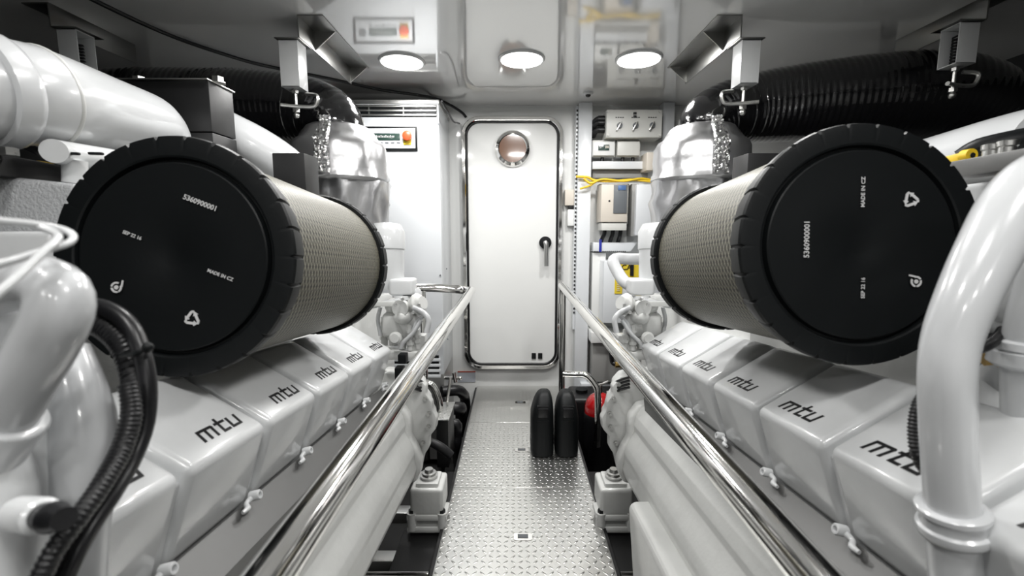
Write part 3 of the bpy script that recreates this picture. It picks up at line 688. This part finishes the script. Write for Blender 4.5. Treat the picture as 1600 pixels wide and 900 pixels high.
# ------------------------------------------------------------------ foreground, left
t = thing('wire_guard', 'bent white wire guard at the left edge of the view', 'guard', P(60, 400, 0.333))
MB().tube([P(-60, 338, 0.296), P(0, 345, 0.311), P(50, 350, 0.326), P(95, 358, 0.340), P(114, 368, 0.340), P(108, 379, 0.333), P(80, 388, 0.318), P(30, 404, 0.296), P(-40, 424, 0.281)], .0026, 10).build('upper_wire', PAINT, t)
MB().tube([P(55, 352, 0.329), P(86, 364, 0.329), P(90, 374, 0.318), P(70, 392, 0.303), P(30, 430, 0.281), P(0, 455, 0.266), P(-40, 490, 0.252)], .0026, 10).build('lower_wire', PAINT, t)
t = thing('coolant_bend', 'glossy white pipe bend at the far left, arching over the black hoses', 'pipe', P(60, 600, 0.311), 'white foreground coolant pipes')
MB().tube([P(-110, 800, 0.333), P(-50, 735, 0.333), P(-5, 665, 0.333), P(30, 605, 0.333), P(66, 545, 0.333), P(92, 490, 0.333), P(90, 455, 0.337), P(58, 440, 0.340), P(10, 450, 0.348), P(-60, 470, 0.348)], [.0215, .0215, .0215, .021, .0207, .0203, .020, .0193, .0193, .0193], 36, step=.006).build('bend', PIPEW, t, 60)
MB().tube([P(-60, 620, 0.363), P(-20, 560, 0.363), P(-8, 510, 0.363), P(-22, 470, 0.363), P(-60, 455, 0.363)], .018, 24).build('inner_bend', PIPEW, t, 60)
m = MB(); c = P(12, 648, 0.333); d_ = P(-50, 735, 0.333)-c; m.lathe(c, d_, [(0, .02), (.0, .0245), (.002, .026), (.10, .027)], 36).build('socket', PIPEW, t, 60)
t = thing('water_housing', 'bulging white water housing in the lower left corner, behind black hoses', 'housing', P(80, 860, 0.355))
MB().tube([P(108, 545, 0.414), P(118, 590, 0.407), P(130, 650, 0.400), P(132, 710, 0.392), P(128, 770, 0.385), P(120, 840, 0.385), P(110, 960, 0.385)], [.0155, .0195, .0235, .0255, .024, .023, .025], 32).build('outlet_neck', PIPEW, t, 60)
MB().tube([P(-30, 700, 0.370), P(30, 690, 0.385), P(60, 740, 0.385), P(75, 800, 0.385), P(70, 880, 0.385), P(60, 980, 0.385)], [.03, .035, .035, .038, .042, .042], 28).build('body', PAINT, t, 60)
MB().tube([P(-80, 690, 0.340), P(-40, 760, 0.333), P(-30, 830, 0.326), P(0, 950, 0.318)], .035, 24).build('side_lobe', PAINT, t, 60)
c = P(62, 806, 0.311); dd = (P(110, 812, 0.296)-c).normalized()
MB().lathe(c, dd, [(-.03, .0125), (0, .013), (.003, .0125), (.005, .010)], 28).build('port_flange', PAINT, t)
MB().lathe(c, dd, [(.004, .009), (.012, .0092), (.018, .011), (.024, .009), (.034, .008)], 24).build('plug', RUBBER, t)
t = thing('hose_bundle', 'bundle of black corrugated hoses curving down the lower left foreground', 'hose', P(150, 780, .43))
MB().tube([P(120, 500, .47), P(160, 505, .46), P(195, 535, .45), P(212, 580, .44), P(216, 630, .42), P(203, 690, .40), P(172, 750, .37), P(136, 805, .345), P(100, 855, .325), P(60, 930, .31)], [.0135, .0135, .0132, .0128, .012, .0115, .0108, .0102, .0096, .009], 20, ridge=.0010, pitch=.0045, step=.008).build('corrugated_hose', RUBBER, t, 60)
MB().tube([P(125, 475, .46), P(165, 482, .45), P(200, 505, .44), P(220, 545, .43), P(231, 600, .42), P(228, 660, .41), P(209, 715, .39), P(178, 770, .36), P(142, 825, .335), P(116, 875, .32), P(90, 940, .31)], [.0082, .0082, .008, .0078, .0076, .0074, .007, .0066, .0062, .006, .006], 16, step=.008).build('thin_hose', RUBBER, t, 60)
MB().tube([P(200, 600, .40), P(206, 650, .39), P(192, 700, .375), P(158, 760, .345), P(118, 815, .32), P(84, 862, .305), P(50, 930, .29)], [.007, .0075, .0075, .007, .0068, .0065, .0065], 16, ridge=.0007, pitch=.004, step=.008).build('thin_hose', RUBBER, t, 60)
c = P(214, 550, .465); m = MB(); m.tube([P(190, 556, .43), P(212, 552, .415), P(234, 543, .42)], .0026, 8); m.ball(P(231, 543, .418), .005, n=10); m.build('cable_tie', BLACKP, t)
# ------------------------------------------------------------------ foreground, right
t = thing('coolant_riser', 'thick glossy white pipe curving down the right foreground with a ribbed collar', 'pipe', P(1490, 880, .42), 'white foreground coolant pipes')
pts = [P(1760, 262, .52), P(1690, 262, .50), P(1630, 278, .48), P(1586, 318, .465), P(1548, 385, .45), P(1512, 460, .44), P(1486, 530, .435), P(1479, 590, .43), P(1480, 660, .43), P(1483, 720, .43), P(1487, 790, .43), P(1491, 860, .43), P(1497, 960, .43)]
MB().tube(pts, [.029, .029, .029, .028, .0262, .0242, .0228, .0222, .022, .022, .022, .022, .022], 40, step=.008).build('pipe', PIPEW, t, 60)
c = P(1487, 790, .43); ax = (P(1491, 860, .43)-c).normalized()
m = MB(); m.lathe(c, ax, [(0, .0235), (.0, .027), (.002, .0295), (.007, .0295), (.009, .0265), (.020, .0265), (.022, .0295), (.028, .030), (.032, .0285), (.034, .0235)], 44); m.build('collar', PIPEW, t, 50)
c = P(1560, 850, .425); m = MB(); m.lathe(c, Vector((.3, -.8, .3)), [(-.02, .017), (0, .016), (.01, .013), (.014, .009)], 20); m.build('boss', PIPEW, t, 50)
t = thing('coolant_riser', 'white pipe with ring collar cut off by the right edge of the view', 'pipe', P(1610, 850, .5), 'white foreground coolant pipes')
MB().tube([P(1640, 400, .52), P(1622, 460, .52), P(1608, 530, .52), P(1606, 640, .52), P(1610, 720, .52), P(1622, 800, .52), P(1634, 880, .52)], [.022, .022, .023, .0235, .0235, .024, .025], 32).build('pipe', PIPEW, t, 60)
for yy in (532, 655):
    c = P(1607, yy, .52); m = MB(); m.lathe(c, Vector((0, 0, -1)), [(0, .024), (.002, .030), (.010, .0315), (.012, .029), (.014, .033), (.028, .0335), (.031, .030), (.034, .024)], 40); m.build('collar', PIPEW, t, 50)
t = thing('water_housing', 'white housing partly hidden by the right foreground pipes', 'housing', P(1580, 900, .6))
MB().tube([P(1640, 560, .62), P(1590, 610, .66), P(1560, 650, .66), P(1560, 690, .66)], [.05, .05, .045, .03], 24).build('body', PAINT, t, 60)
MB().ball(P(1590, 470, .6), .035).ball(P(1570, 500, .62), .028, (1, 1, .7)).ball(P(1600, 420, .62), .03).build('fitting', PAINT, t)
o = MB().box(*sorted((P(1520, 700, .56).x, P(1640, 700, .56).x)), .56, .62, P(1500, 870, .56).z, P(1500, 738, .56).z, .005).build('control_module', BLACKBOX); tag(o, 'dark module between the two right foreground pipes', 'module')
o = MB().ball(P(1574, 822, .552), .009, n=14).build('brass_plug', BRASS); tag(o, 'small brass plug on the dark module at lower right', 'plug')
o = MB().tube([P(1528, 545, .50), P(1542, 540, .51), P(1556, 530, .53), P(1568, 515, .55)], .005, 12, ridge=.001, pitch=.004, step=.006).build('ribbed_hose', RUBBER, None, 60); tag(o, 'short black ribbed hose stub between the two right foreground pipes', 'hose')
o = MB().lathe(P(1536, 562, .55), Vector((.9, -.3, .2)), [(0, .008), (.012, .008), (.013, .011), (.03, .011), (.031, .006)], 8).build('brass_plug', BRASS); tag(o, 'brass fitting under the short ribbed hose stub at far right', 'plug')
o = MB().tube([P(1450, 610, .50), P(1434, 640, .49), P(1430, 680, .48), P(1438, 720, .47), P(1470, 760, .47)], .006, 14, ridge=.0012, pitch=.004, step=.006).build('ribbed_hose', RUBBER, None, 60); tag(o, 'thin black ribbed hose peeking from behind the right foreground pipe', 'hose')

# ------------------------------------------------------------------ tall cabinet left of the door
CY = 2.86; cr = P(690, 400, CY).x; ct = P(640, 156, CY).z; cl = -1.25
cb = P(690, 553, CY).z
t = thing('equipment_cabinet', 'tall white equipment cabinet with control panel, left of the door', 'cabinet', ((cl+cr)/2, (CY+WALL_Y)/2, -.2))
MB().box(cl, cr, CY, WALL_Y-.006, P(690, 585, CY).z, ct-.02, .003).build('body', CAB, t)
MB().box(cl-.005, cr+.004, CY-.006, WALL_Y-.006, ct-.025, ct, .003).build('top_cap', STEEL, t)
m = MB(); zz = [P(640, y_, CY).z for y_ in (164, 183)]
MB().box(cl+.02, cr-.012, CY-.003, CY+.001, zz[1], zz[0], 0).build('grille_backing', BLACKP, t)
for j in range(3):
    z = zz[0]-.008-(zz[0]-zz[1]-.012)*j/2.3; MB().box(cl+.02, cr-.014, CY-.010, CY-.003, z-.006, z+.004, .001).build('grille_slat', ZINC, t)
for px in (577, 631): x = P(px, 175, CY).x; MB().box(x-.003, x+.003, CY-.011, CY-.004, zz[1]+.004, zz[0]-.002).build('grille_divider', ZINC, t)
x0 = P(560, 200, CY).x; x1 = P(652, 200, CY).x; z0 = P(600, 236, CY).z; z1_ = P(600, 198, CY).z
pn = MB().box(x0, x1, CY-.010, CY+.001, z0, z1_, .002).build('control_panel', BLACKP, t)
MB().box(x0+.012, x1-.012, CY-.013, CY-.009, z0+.014, z1_-.012, .001).build('panel_face', CAB, pn)
a = P(584, 209, CY); b = P(626, 219, CY); MB().box(a.x, b.x, CY-.016, CY-.012, b.z-.004, a.z, .001).build('display', LCD, pn)
m = MB()
for j in range(12): m.box(a.x+.018+j*.0095, a.x+.023+j*.0095, CY-.0172, CY-.0158, (a.z+b.z)/2-.006, (a.z+b.z)/2+(.004 if j % 3 else .007))
m.build('display_text', WINK, pn)
for j in range(5): x = a.x+.01+j*(b.x-a.x-.02)/4; MB().box(x-.010, x+.010, CY-.015, CY-.012, b.z-.022, b.z-.015).build('key', DGREY, pn)
c = P(573, 213, CY-.013); MB().lathe(c, (0, -1, 0), [(0, .022), (.002, .022), (.003, .012), (.004, .003)], 24).build('dial', DGREY, pn)
MB().box(P(631, 213, CY).x, P(643, 213, CY).x, CY-.018, CY-.012, P(637, 227, CY).z, P(637, 206, CY).z, .003).build('knob_plate', YLAB, pn)
c = P(637, 213, CY-.016); kb = MB().lathe(c, (0, -1, 0), [(0, .020), (.012, .021), (.014, .028), (.026, .028), (.03, .022), (.031, .004)], 28).build('stop_knob', ORANGE, pn)
for px, py in ((688, 430), (624, 418), (685, 194)):
    c = P(px, py, CY-.001); MB().cyl(c, c+Vector((0, -.004, 0)), .005, n=10).build('screw', DGREY, t)
for py in (420, 515, 530):
    c = P(702, py, 3.05); MB().cyl((cr-.001, 3.05, c.z), (cr+.004, 3.05, c.z), .005, n=10).build('screw', DGREY, t)
# louvres and stainless plinth
zt = P(690, 554, CY).z; zl = P(690, 585, CY).z
MB().box(cl+.03, cr-.03, CY-.003, CY+.001, zl+.005, zt-.005).build('louvre_backing', BLACKP, t)
for j in range(4): z = zt-.024-j*.036; MB().box(cl+.02, cr-.02, CY-.012, CY-.003, z-.018, z, .001).build('louvre', CAB, t)
MB().box(cl, cr, CY, WALL_Y-.006, -.35, zl, .002).build('plinth', STEEL, t)
# handle pin, step, hoses beside it
t = thing('step_bracket', 'small tread plate step with steel leg beside the cabinet foot', 'step', P(697, 700, 2.35))
sx0 = P(690, 630, 2.4).x; sx1 = P(710, 630, 2.4).x; sz = P(700, 630, 2.4).z
MB().box(sx0, sx1, 2.18, 2.42, sz-.006, sz, .001).build('tread', TREAD, t)
MB().box(sx0+.005, sx1-.005, 2.19, 2.41, sz-.26, sz-.007, .002).build('leg', BLACKBOX, t)
MB().cyl(P(704, 590, 2.42), P(698, 632, 2.42), .008).build('stay_rod', CHROME, t)
t = thing('latch_pin', 'steel locking pin on the corner of the cabinet plinth', 'pin', P(710, 592, 2.5))
m = MB(); m.cyl(P(688, 590, 2.88), P(716, 591, 2.86), .011); m.cyl(P(709, 582, 2.86), P(712, 597, 2.86), .013); m.ball(P(719, 591, 2.86), .014, n=12); m.build('pin', CHROME, t)
for j, (pp, rr) in enumerate((([P(690, 612, 2.8), P(715, 610, 2.85), P(735, 616, 2.9), P(750, 622, 3.0)], .035), ([P(690, 640, 2.7), P(715, 638, 2.7), P(738, 640, 2.75), P(752, 640, 2.8)], .04), ([P(686, 668, 2.5), P(712, 662, 2.5), P(728, 680, 2.5), P(740, 700, 2.5)], .03))):
    for q in pp: q.x = min(q.x, WL-rr-.03)
    o = MB().tube(pp+[pp[-1]+Vector((0, .1, -.2))], rr, 20).build('drain_hose', RUBBER, None, 60); tag(o, 'thick black hose in the bilge left of the walkway, ' + ['uppermost', 'middle one', 'lowest'][j], 'hose', 'black hoses beside the walkway')
o = MB().tube([P(655, 690, 2.0), P(675, 692, 2.0), P(690, 700, 2.0), P(705, 712, 2.0)], [.02, .02, .022, .02], 16).build('hose_stub', RUBBER); tag(o, 'black hose stub beside the left engine mount', 'hose')
c0 = P(715, 580, WALL_Y-.004); c1 = P(743, 597, WALL_Y-.004)
t = thing('wall_label', 'pale label with a red top line low on the wall, left of the door', 'label', (c0.x, WALL_Y-.004, c1.z))
MB().box(c0.x, c1.x, WALL_Y-.004, WALL_Y-.001, c1.z, c0.z-.004).build('card', LABEL, t)
MB().box(c0.x, c1.x, WALL_Y-.006, WALL_Y-.002, c0.z-.008, c0.z).build('stripe', REDL, t)
# ceiling cable
cp = [PZ(px, py, CEIL_Z-.006) for px, py in ((110, -20), (150, 2), (270, 57), (380, 94), (440, 108), (520, 124), (600, 141))]
cp += [P(650, 148, 2.95), P(680, 154, 3.1), P(705, 165, 3.2), P(722, 176, 3.27), P(728, 183, 3.295)]
o = MB().tube(cp, .009, 8, step=.04).build('ceiling_cable', RUBBER); tag(o, 'thin black cable run along the ceiling on the left, down to the door', 'cable')
o = MB().tube([P(690, 158, 2.7), P(700, 175, 2.8), P(709, 190, 3.0), P(718, 193, 3.28)], .006, 8).build('cabinet_cable', RUBBER); tag(o, 'short black cable behind the top corner of the white cabinet', 'cable')
c = PZ(919, 144, CEIL_Z)
t = thing('dome_camera', 'small round black-centred camera in the ceiling right of the door', 'camera', (c.x, c.y, CEIL_Z-.01))
MB().lathe((c.x, c.y, CEIL_Z+.001), (0, 0, -1), [(0, .032), (.012, .032), (.018, .026), (.018, .018)], 28).build('ring', PAINT, t)
MB().ball((c.x, c.y, CEIL_Z-.014), .018, n=16).build('lens', RUBBER, t)

# ------------------------------------------------------------------ wall right of the door
Y0 = WALL_Y-.005
def wbox(name, px0, py0, px1, py1, y, dep, m, parent=None, bev=.004):
    a = P(px0, py0, y); b = P(px1, py1, y)
    return MB().box(a.x, b.x, y, y+dep, b.z, a.z, bev).build(name, m, parent)
# uprights
for px0, px1, lb in ((905, 926, 'white perforated upright beside the door, from ceiling to floor'), (1037, 1055, 'white upright to the right of the grey switch box')):
    a = P(px0, 160, 3.2); b = P(px1, 160, 3.2); t = thing('wall_upright', lb, 'upright', ((a.x+b.x)/2, 3.25, -.3), 'white uprights on the back wall')
    MB().box(a.x, b.x, 3.2, WALL_Y-.002, -.35, CEIL_Z-.002, .003).build('channel', CAB, t)
    if px0 == 905:
        MB().box(a.x-.016, a.x, 3.23, WALL_Y-.002, .45, CEIL_Z-.02).build('slot_strip', CAB, t)
        m = MB(); z = CEIL_Z-.05
        while z > .55: m.box(a.x-.013, a.x-.003, 3.226, 3.231, z-.007, z+.007); z -= .0285
        m.build('perforation', INK, t)
# recessed panels and trays
t = thing('cable_tray', 'white horizontal tray under the two small grey boxes', 'tray', P(968, 264, 3.22), 'white trays on the back wall')
wbox('lip', 926, 252, 1010, 264, 3.2, .085, CAB, t)
wbox('recess_panel', 926, 266, 1012, 278, 3.25, .04, GREYM, t)  # plain grey panel set back beneath the tray lip
t = thing('cable_tray', 'white horizontal tray below the beige motor drive', 'tray', P(960, 393, 3.22), 'white trays on the back wall')
a = P(927, 379, 3.18); b = P(996, 393, 3.18)
MB().prism([(a.x, a.z), (b.x, a.z), (b.x-.05, b.z), (a.x, b.z)], lambda A, v, h: Vector((A, v, h)), 3.18, 3.285, .002).build('tray', CAB, t)
m = MB()
for j in range(16): x = a.x+.01+j*.014; m.box(x, x+.007, 3.177, 3.182, b.z-.004, b.z+.004)
m.build('slots', INK, t)
# switch box
t = thing('switch_box', 'large grey switch box with three rotary switches, high on the right wall', 'switch box', P(990, 214, 3.15), 'grey boxes on the back wall')
wbox('enclosure', 948, 171, 1034, 215, 3.12, .16, BOXG, t, .008)
for j, px in enumerate((968, 993, 1019)):
    c = P(px, 196, 3.118); sw = MB().cyl(c+Vector((0, .002, 0)), c+Vector((0, -.010, 0)), .018).build('rotary_switch', DGREY, t)
    MB().bar(c+Vector((.010, -.016, .02)), c+Vector((-.02, -.016, -.035)), .010, .012, up=Vector((0, 1, 0)), bev=.002).build('lever', ZINC, sw)
    m = MB()
    for q in range(4): m.box(c.x-.028+q*.015, c.x-.018+q*.015, 3.1165, 3.119, c.z+.048, c.z+.054)
    m.build('legend', INK, t)
for py in (177, 182): c = P(992, py, 3.118); MB().box(c.x-.011, c.x+.011, 3.114, 3.119, c.z-.008, c.z+.007, .001).build('indicator', INK, t)
for px, py in ((950, 174), (1031, 174), (950, 211), (1031, 211)): c = P(px, py, 3.118); MB().cyl(c, c+Vector((0, -.006, 0)), .008, n=12).build('corner_screw', BOXG, t)
m = MB()
for py in (186, 192, 203): m.tube([P(950, py, 3.18), P(938, py-1, 3.18), P(930, py+3, 3.2), P(927, py+10, 3.24)], .018, 12)
for py in (186, 192, 203): c = P(944, py, 3.18); m.cyl(c, c+Vector((-.04, 0, 0)), .022, n=14)
m.build('cable_gland', RUBBER, t)
for px0, px1, lb, dsp in ((927, 960, 'small pale box with a green display under the grey switch box', 1), (965, 999, 'small grey box without display under the grey switch box', 0)):
    t = thing('small_enclosure', lb, 'box', P((px0+px1)/2, 244, 3.18), 'small boxes on the back wall')
    wbox('case', px0, 221, px1, 243, 3.17, .11, WALL if dsp else BOXG, t, .006)
    wbox('flange', px0-1, 219, px1+1, 245, 3.19, .09, BOXG, t, .004)
    if dsp: wbox('display', px0+8, 226, px1-8, 235, 3.165, .008, LCD, t, .001); wbox('display_digit', px0+19, 227.5, px0+21, 231.5, 3.163, .003, BEIGE, t, 0); wbox('display_digit', px0+22, 227.5, px0+24, 231.5, 3.163, .003, BEIGE, t, 0)
    for px in ([px0+14] if dsp else [px0+8, px0+24]):
        c = P(px, 244, 3.22); MB().cyl(c, c+Vector((0, 0, -.035)), .012, n=14).build('gland', RUBBER, t)
# drive
t = thing('motor_drive', 'beige motor drive with blue display on the back wall', 'drive', P(959, 360, 3.2))
wbox('body', 940, 288, 980, 347, 3.10, .17, BEIGE, t, .005)
wbox('heat_sink', 937, 287, 981, 350, 3.20, .09, GREYM, t, .003)
kp = wbox('keypad_panel', 959.5, 288.5, 979.5, 333, 3.093, .01, DGREY, t, .002)
wbox('screen', 966, 289.5, 978, 297, 3.09, .008, BLUE, kp, .001)
wbox('base', 940, 348, 979, 360, 3.11, .16, BOXG, t, .003)
wbox('vent', 951, 312.5, 953.5, 315, 3.097, .005, INK, t, 0)
for px in (945, 958, 970):
    o = MB().tube([P(px, 358, 3.18), P(px-1, 366, 3.18), P(px-4+(px-958)*.05, 374, 3.2), P(px-6, 382, 3.22)], .014, 12).build('supply_cable', RUBBER, t)
o = wbox('cable_tie', 936.5, 374, 940, 393.5, 3.172, .01, BLUETIE, None, .001); tag(o, 'blue cable tie wrapped round the lower white tray', 'cable tie')
# yellow cables
m = MB(); m.tube([P(900, 276, 3.17), P(918, 277, 3.17), P(930, 282, 3.17), P(960, 283, 3.16), P(990, 281, 3.16), P(1022, 284, 3.16)], .009, 10)
y1c = m.build('yellow_cable', YEL, None, 60); tag(y1c, 'yellow cable stretched straight above the beige drive', 'cable', 'yellow cables')
y2c = MB().tube([P(906, 295, 3.165), P(922, 290, 3.16), P(932, 283, 3.155), P(945, 280, 3.15), P(975, 283, 3.145), P(1000, 279, 3.15), P(1018, 281, 3.16)], .007, 10).tube([P(912, 279, 3.16), P(922, 286, 3.155), P(931, 284, 3.155)], .009, 10).build('yellow_cable', YEL, None, 60)
tag(y2c, 'yellow cable with looped loose end crossing the white upright', 'cable', 'yellow cables')
t = thing('junction_cover', 'plain pale box to the right of the beige motor drive', 'box', P(1010, 368, 3.2)); wbox('lid', 995, 288, 1040, 368, 3.12, .16, CAB, t, .006); wbox('mounting_side', 988, 287, 996, 369, 3.16, .12, GREYM, t, .003)
o = wbox('beige_box', 1011, 238, 1022, 266, 3.1, .16, BEIGE, None, .004); tag(o, 'narrow beige box between the small grey box and foil-wrapped riser', 'box')
t = thing('wall_switch', 'beige wall switch box with conduit right of the door frame', 'switch', P(891, 322, Y0)); wbox('box', 883, 296, 900, 321, 3.25, .048, BEIGE, t, .005); wbox('gland', 888, 321, 896, 326, 3.26, .03, RUBBER, t, .002)
o = wbox('socket_box', 887, 327, 901, 353, 3.25, .048, WALL, None, .008); tag(o, 'white hooded socket under the beige wall switch', 'socket')
# CAUTION-type white cabinet
t = thing('fuse_cabinet', 'white wall cabinet with yellow warning labels behind the right engine', 'cabinet', P(980, 505, 3.1))
wbox('body', 944, 408, 1060, 505, 3.05, .23, CAB, t, .006)
wbox('backing_strip', 926, 395, 944, 505, 3.2, .08, WALL, t, .003)
lb = wbox('warning_label', 969, 411, 1002, 434, 3.046, .006, YLAB, t, 0)
a = P(979, 418, 3.045); MB().text('CA', a, Vector((1, 0, 0)), Vector((0, 0, 1)), .05).build('lettering', INK, lb)
wbox('black_strap', 985, 413, 990, 431, 3.04, .006, INK, lb, 0)
wbox('warning_label', 961, 428, 972, 459, 3.046, .006, YLAB, t, 0, )
m = MB()
for j in range(7): a = P(966.5, 436+j*3, 3.045); m.box(a.x-.011, a.x+.009, 3.043, 3.047, a.z-.0025, a.z+.0025)
m.build('label_print', BEIGE, t)
# lower grey cabinet
t = thing('lower_cabinet', 'grey box low on the back wall behind the right handrail', 'cabinet', P(960, 600, 3.2)); wbox('body', 926, 536, 1060, 597, 3.12, .17, GREYM, t, .004); wbox('top_rail', 924, 520, 1060, 536, 3.08, .21, WALL, t, .004)
wbox('base_panel', 908, 600, 1060, 700, 3.15, .14, CAB, t, .004)
t = thing('brass_valve', 'brass valve on a black elbow hose behind the right handrail', 'valve', P(965, 570, 2.9))
MB().tube([P(954, 538, 3.10), P(954, 541, 2.98), P(955, 552, 2.95), P(957, 566, 2.95), P(964, 570, 2.93)], .016, 14).build('elbow_hose', RUBBER, t)
c = P(961, 570, 2.92); MB().lathe(c, (1, 0, .05), [(0, .02), (.03, .02), (.032, .025), (.06, .025), (.062, .015)], 8).build('valve_body', BRASS, t)

# ------------------------------------------------------------------ red cylinder, black tank, bottles
t = thing('fire_extinguisher', 'red-domed cylinder with black lower half behind the right steel loop', 'fire extinguisher', P(938, 712, 2.74))
c = P(937, 637, 2.74); rr = .095
m = MB(); m.lathe((c.x, c.y, c.z-.03), (0, 0, 1), [(0, rr), (.02, rr), (.05, rr*.97), (.08, rr*.86), (.105, rr*.66), (.12, rr*.42), (.128, .02)], 36); m.build('dome', RED, t, 60)
MB().lathe((c.x, c.y, c.z-.03), (0, 0, -1), [(0, rr), (.01, rr+.003), (.42, rr+.003), (.45, rr*.8)], 32).build('lower_body', RUBBER, t)
m = MB(); m.cyl((c.x, c.y, c.z+.09), (c.x, c.y, c.z+.15), .014); m.tube([(c.x-.05, c.y, c.z+.15), (c.x, c.y, c.z+.15), (c.x+.05, c.y, c.z+.17)], .008, 8); m.build('valve_head', CHROME, t)
MB().tube([(c.x+.03, c.y-.06, c.z+.13), (c.x+.05, c.y-.1, c.z+.06), (c.x+.05, c.y-.11, c.z-.05)], .006, 8).build('strap', ZINC, t)
t = thing('black_tank', 'black tank standing in the bilge behind the two bottles', 'tank', (P(912, 700, 2.9).x, 2.9, -.35))
c = P(915, 612, 2.95); MB().box(WR+.03, c.x+.35, 2.82, 3.08, -.35, c.z, .03, 3).build('body', RUBBER, t)
MB().cyl((WR+.11, 2.95, c.z), (WR+.11, 2.95, c.z+.02), .04).build('cap', BLACKP, t)
def bottle(px, label, tw):
    b = PZ(px, 715, 0.001); w = .062; dp = .10; x, y = b.x, b.y+dp
    t = thing('oil_bottle', label, 'bottle', (x, y, .001), 'black bottles standing on the walkway')
    # profile seen from the narrow side: shoulders slope up to a rounded top with handle recess
    ys_ = [(.0, .055, dp*.96), (.004, .060, dp), (.03, .062, dp), (.20, .060, dp), (.235, .055, dp*.97), (.265, .049, dp*.9), (.29, .042, dp*.72), (.31, .033, dp*.52), (.322, .022, dp*.34), (.327, .010, dp*.15)]
    rs = []; n = 40
    for z, hw, hd in ys_:
        r = []
        sh = (z-.2)*.10*tw if z > .2 else 0
        for i in range(n):
            a = 2*math.pi*i/n; e = .55
            cx_ = math.copysign(abs(math.cos(a))**e, math.cos(a))*hw; cy_ = math.copysign(abs(math.sin(a))**e, math.sin(a))*hd
            r.append(Vector((x+cx_+sh, y+cy_, .001+z)))
        rs.append(r)
    MB().rings(rs).build('body', BLACKP, t, 40)
    MB().box(x-.026, x+.026, y-dp-.002, y-dp+.02, .215, .262, .004).box(x-.03, x+.03, y-dp*.9, y-dp*.6, .262, .272, .004).build('handle', RUBBER, t)
    MB().box(x-.03, x+.03, y-dp-.003, y-dp+.003, .196, .2, .001).build('rib', BLACKP, t)
bottle(848, 'black plastic bottle on the walkway, nearer the middle', 1)
bottle(887, 'black plastic bottle on the walkway, nearer the right handrail post', 0)
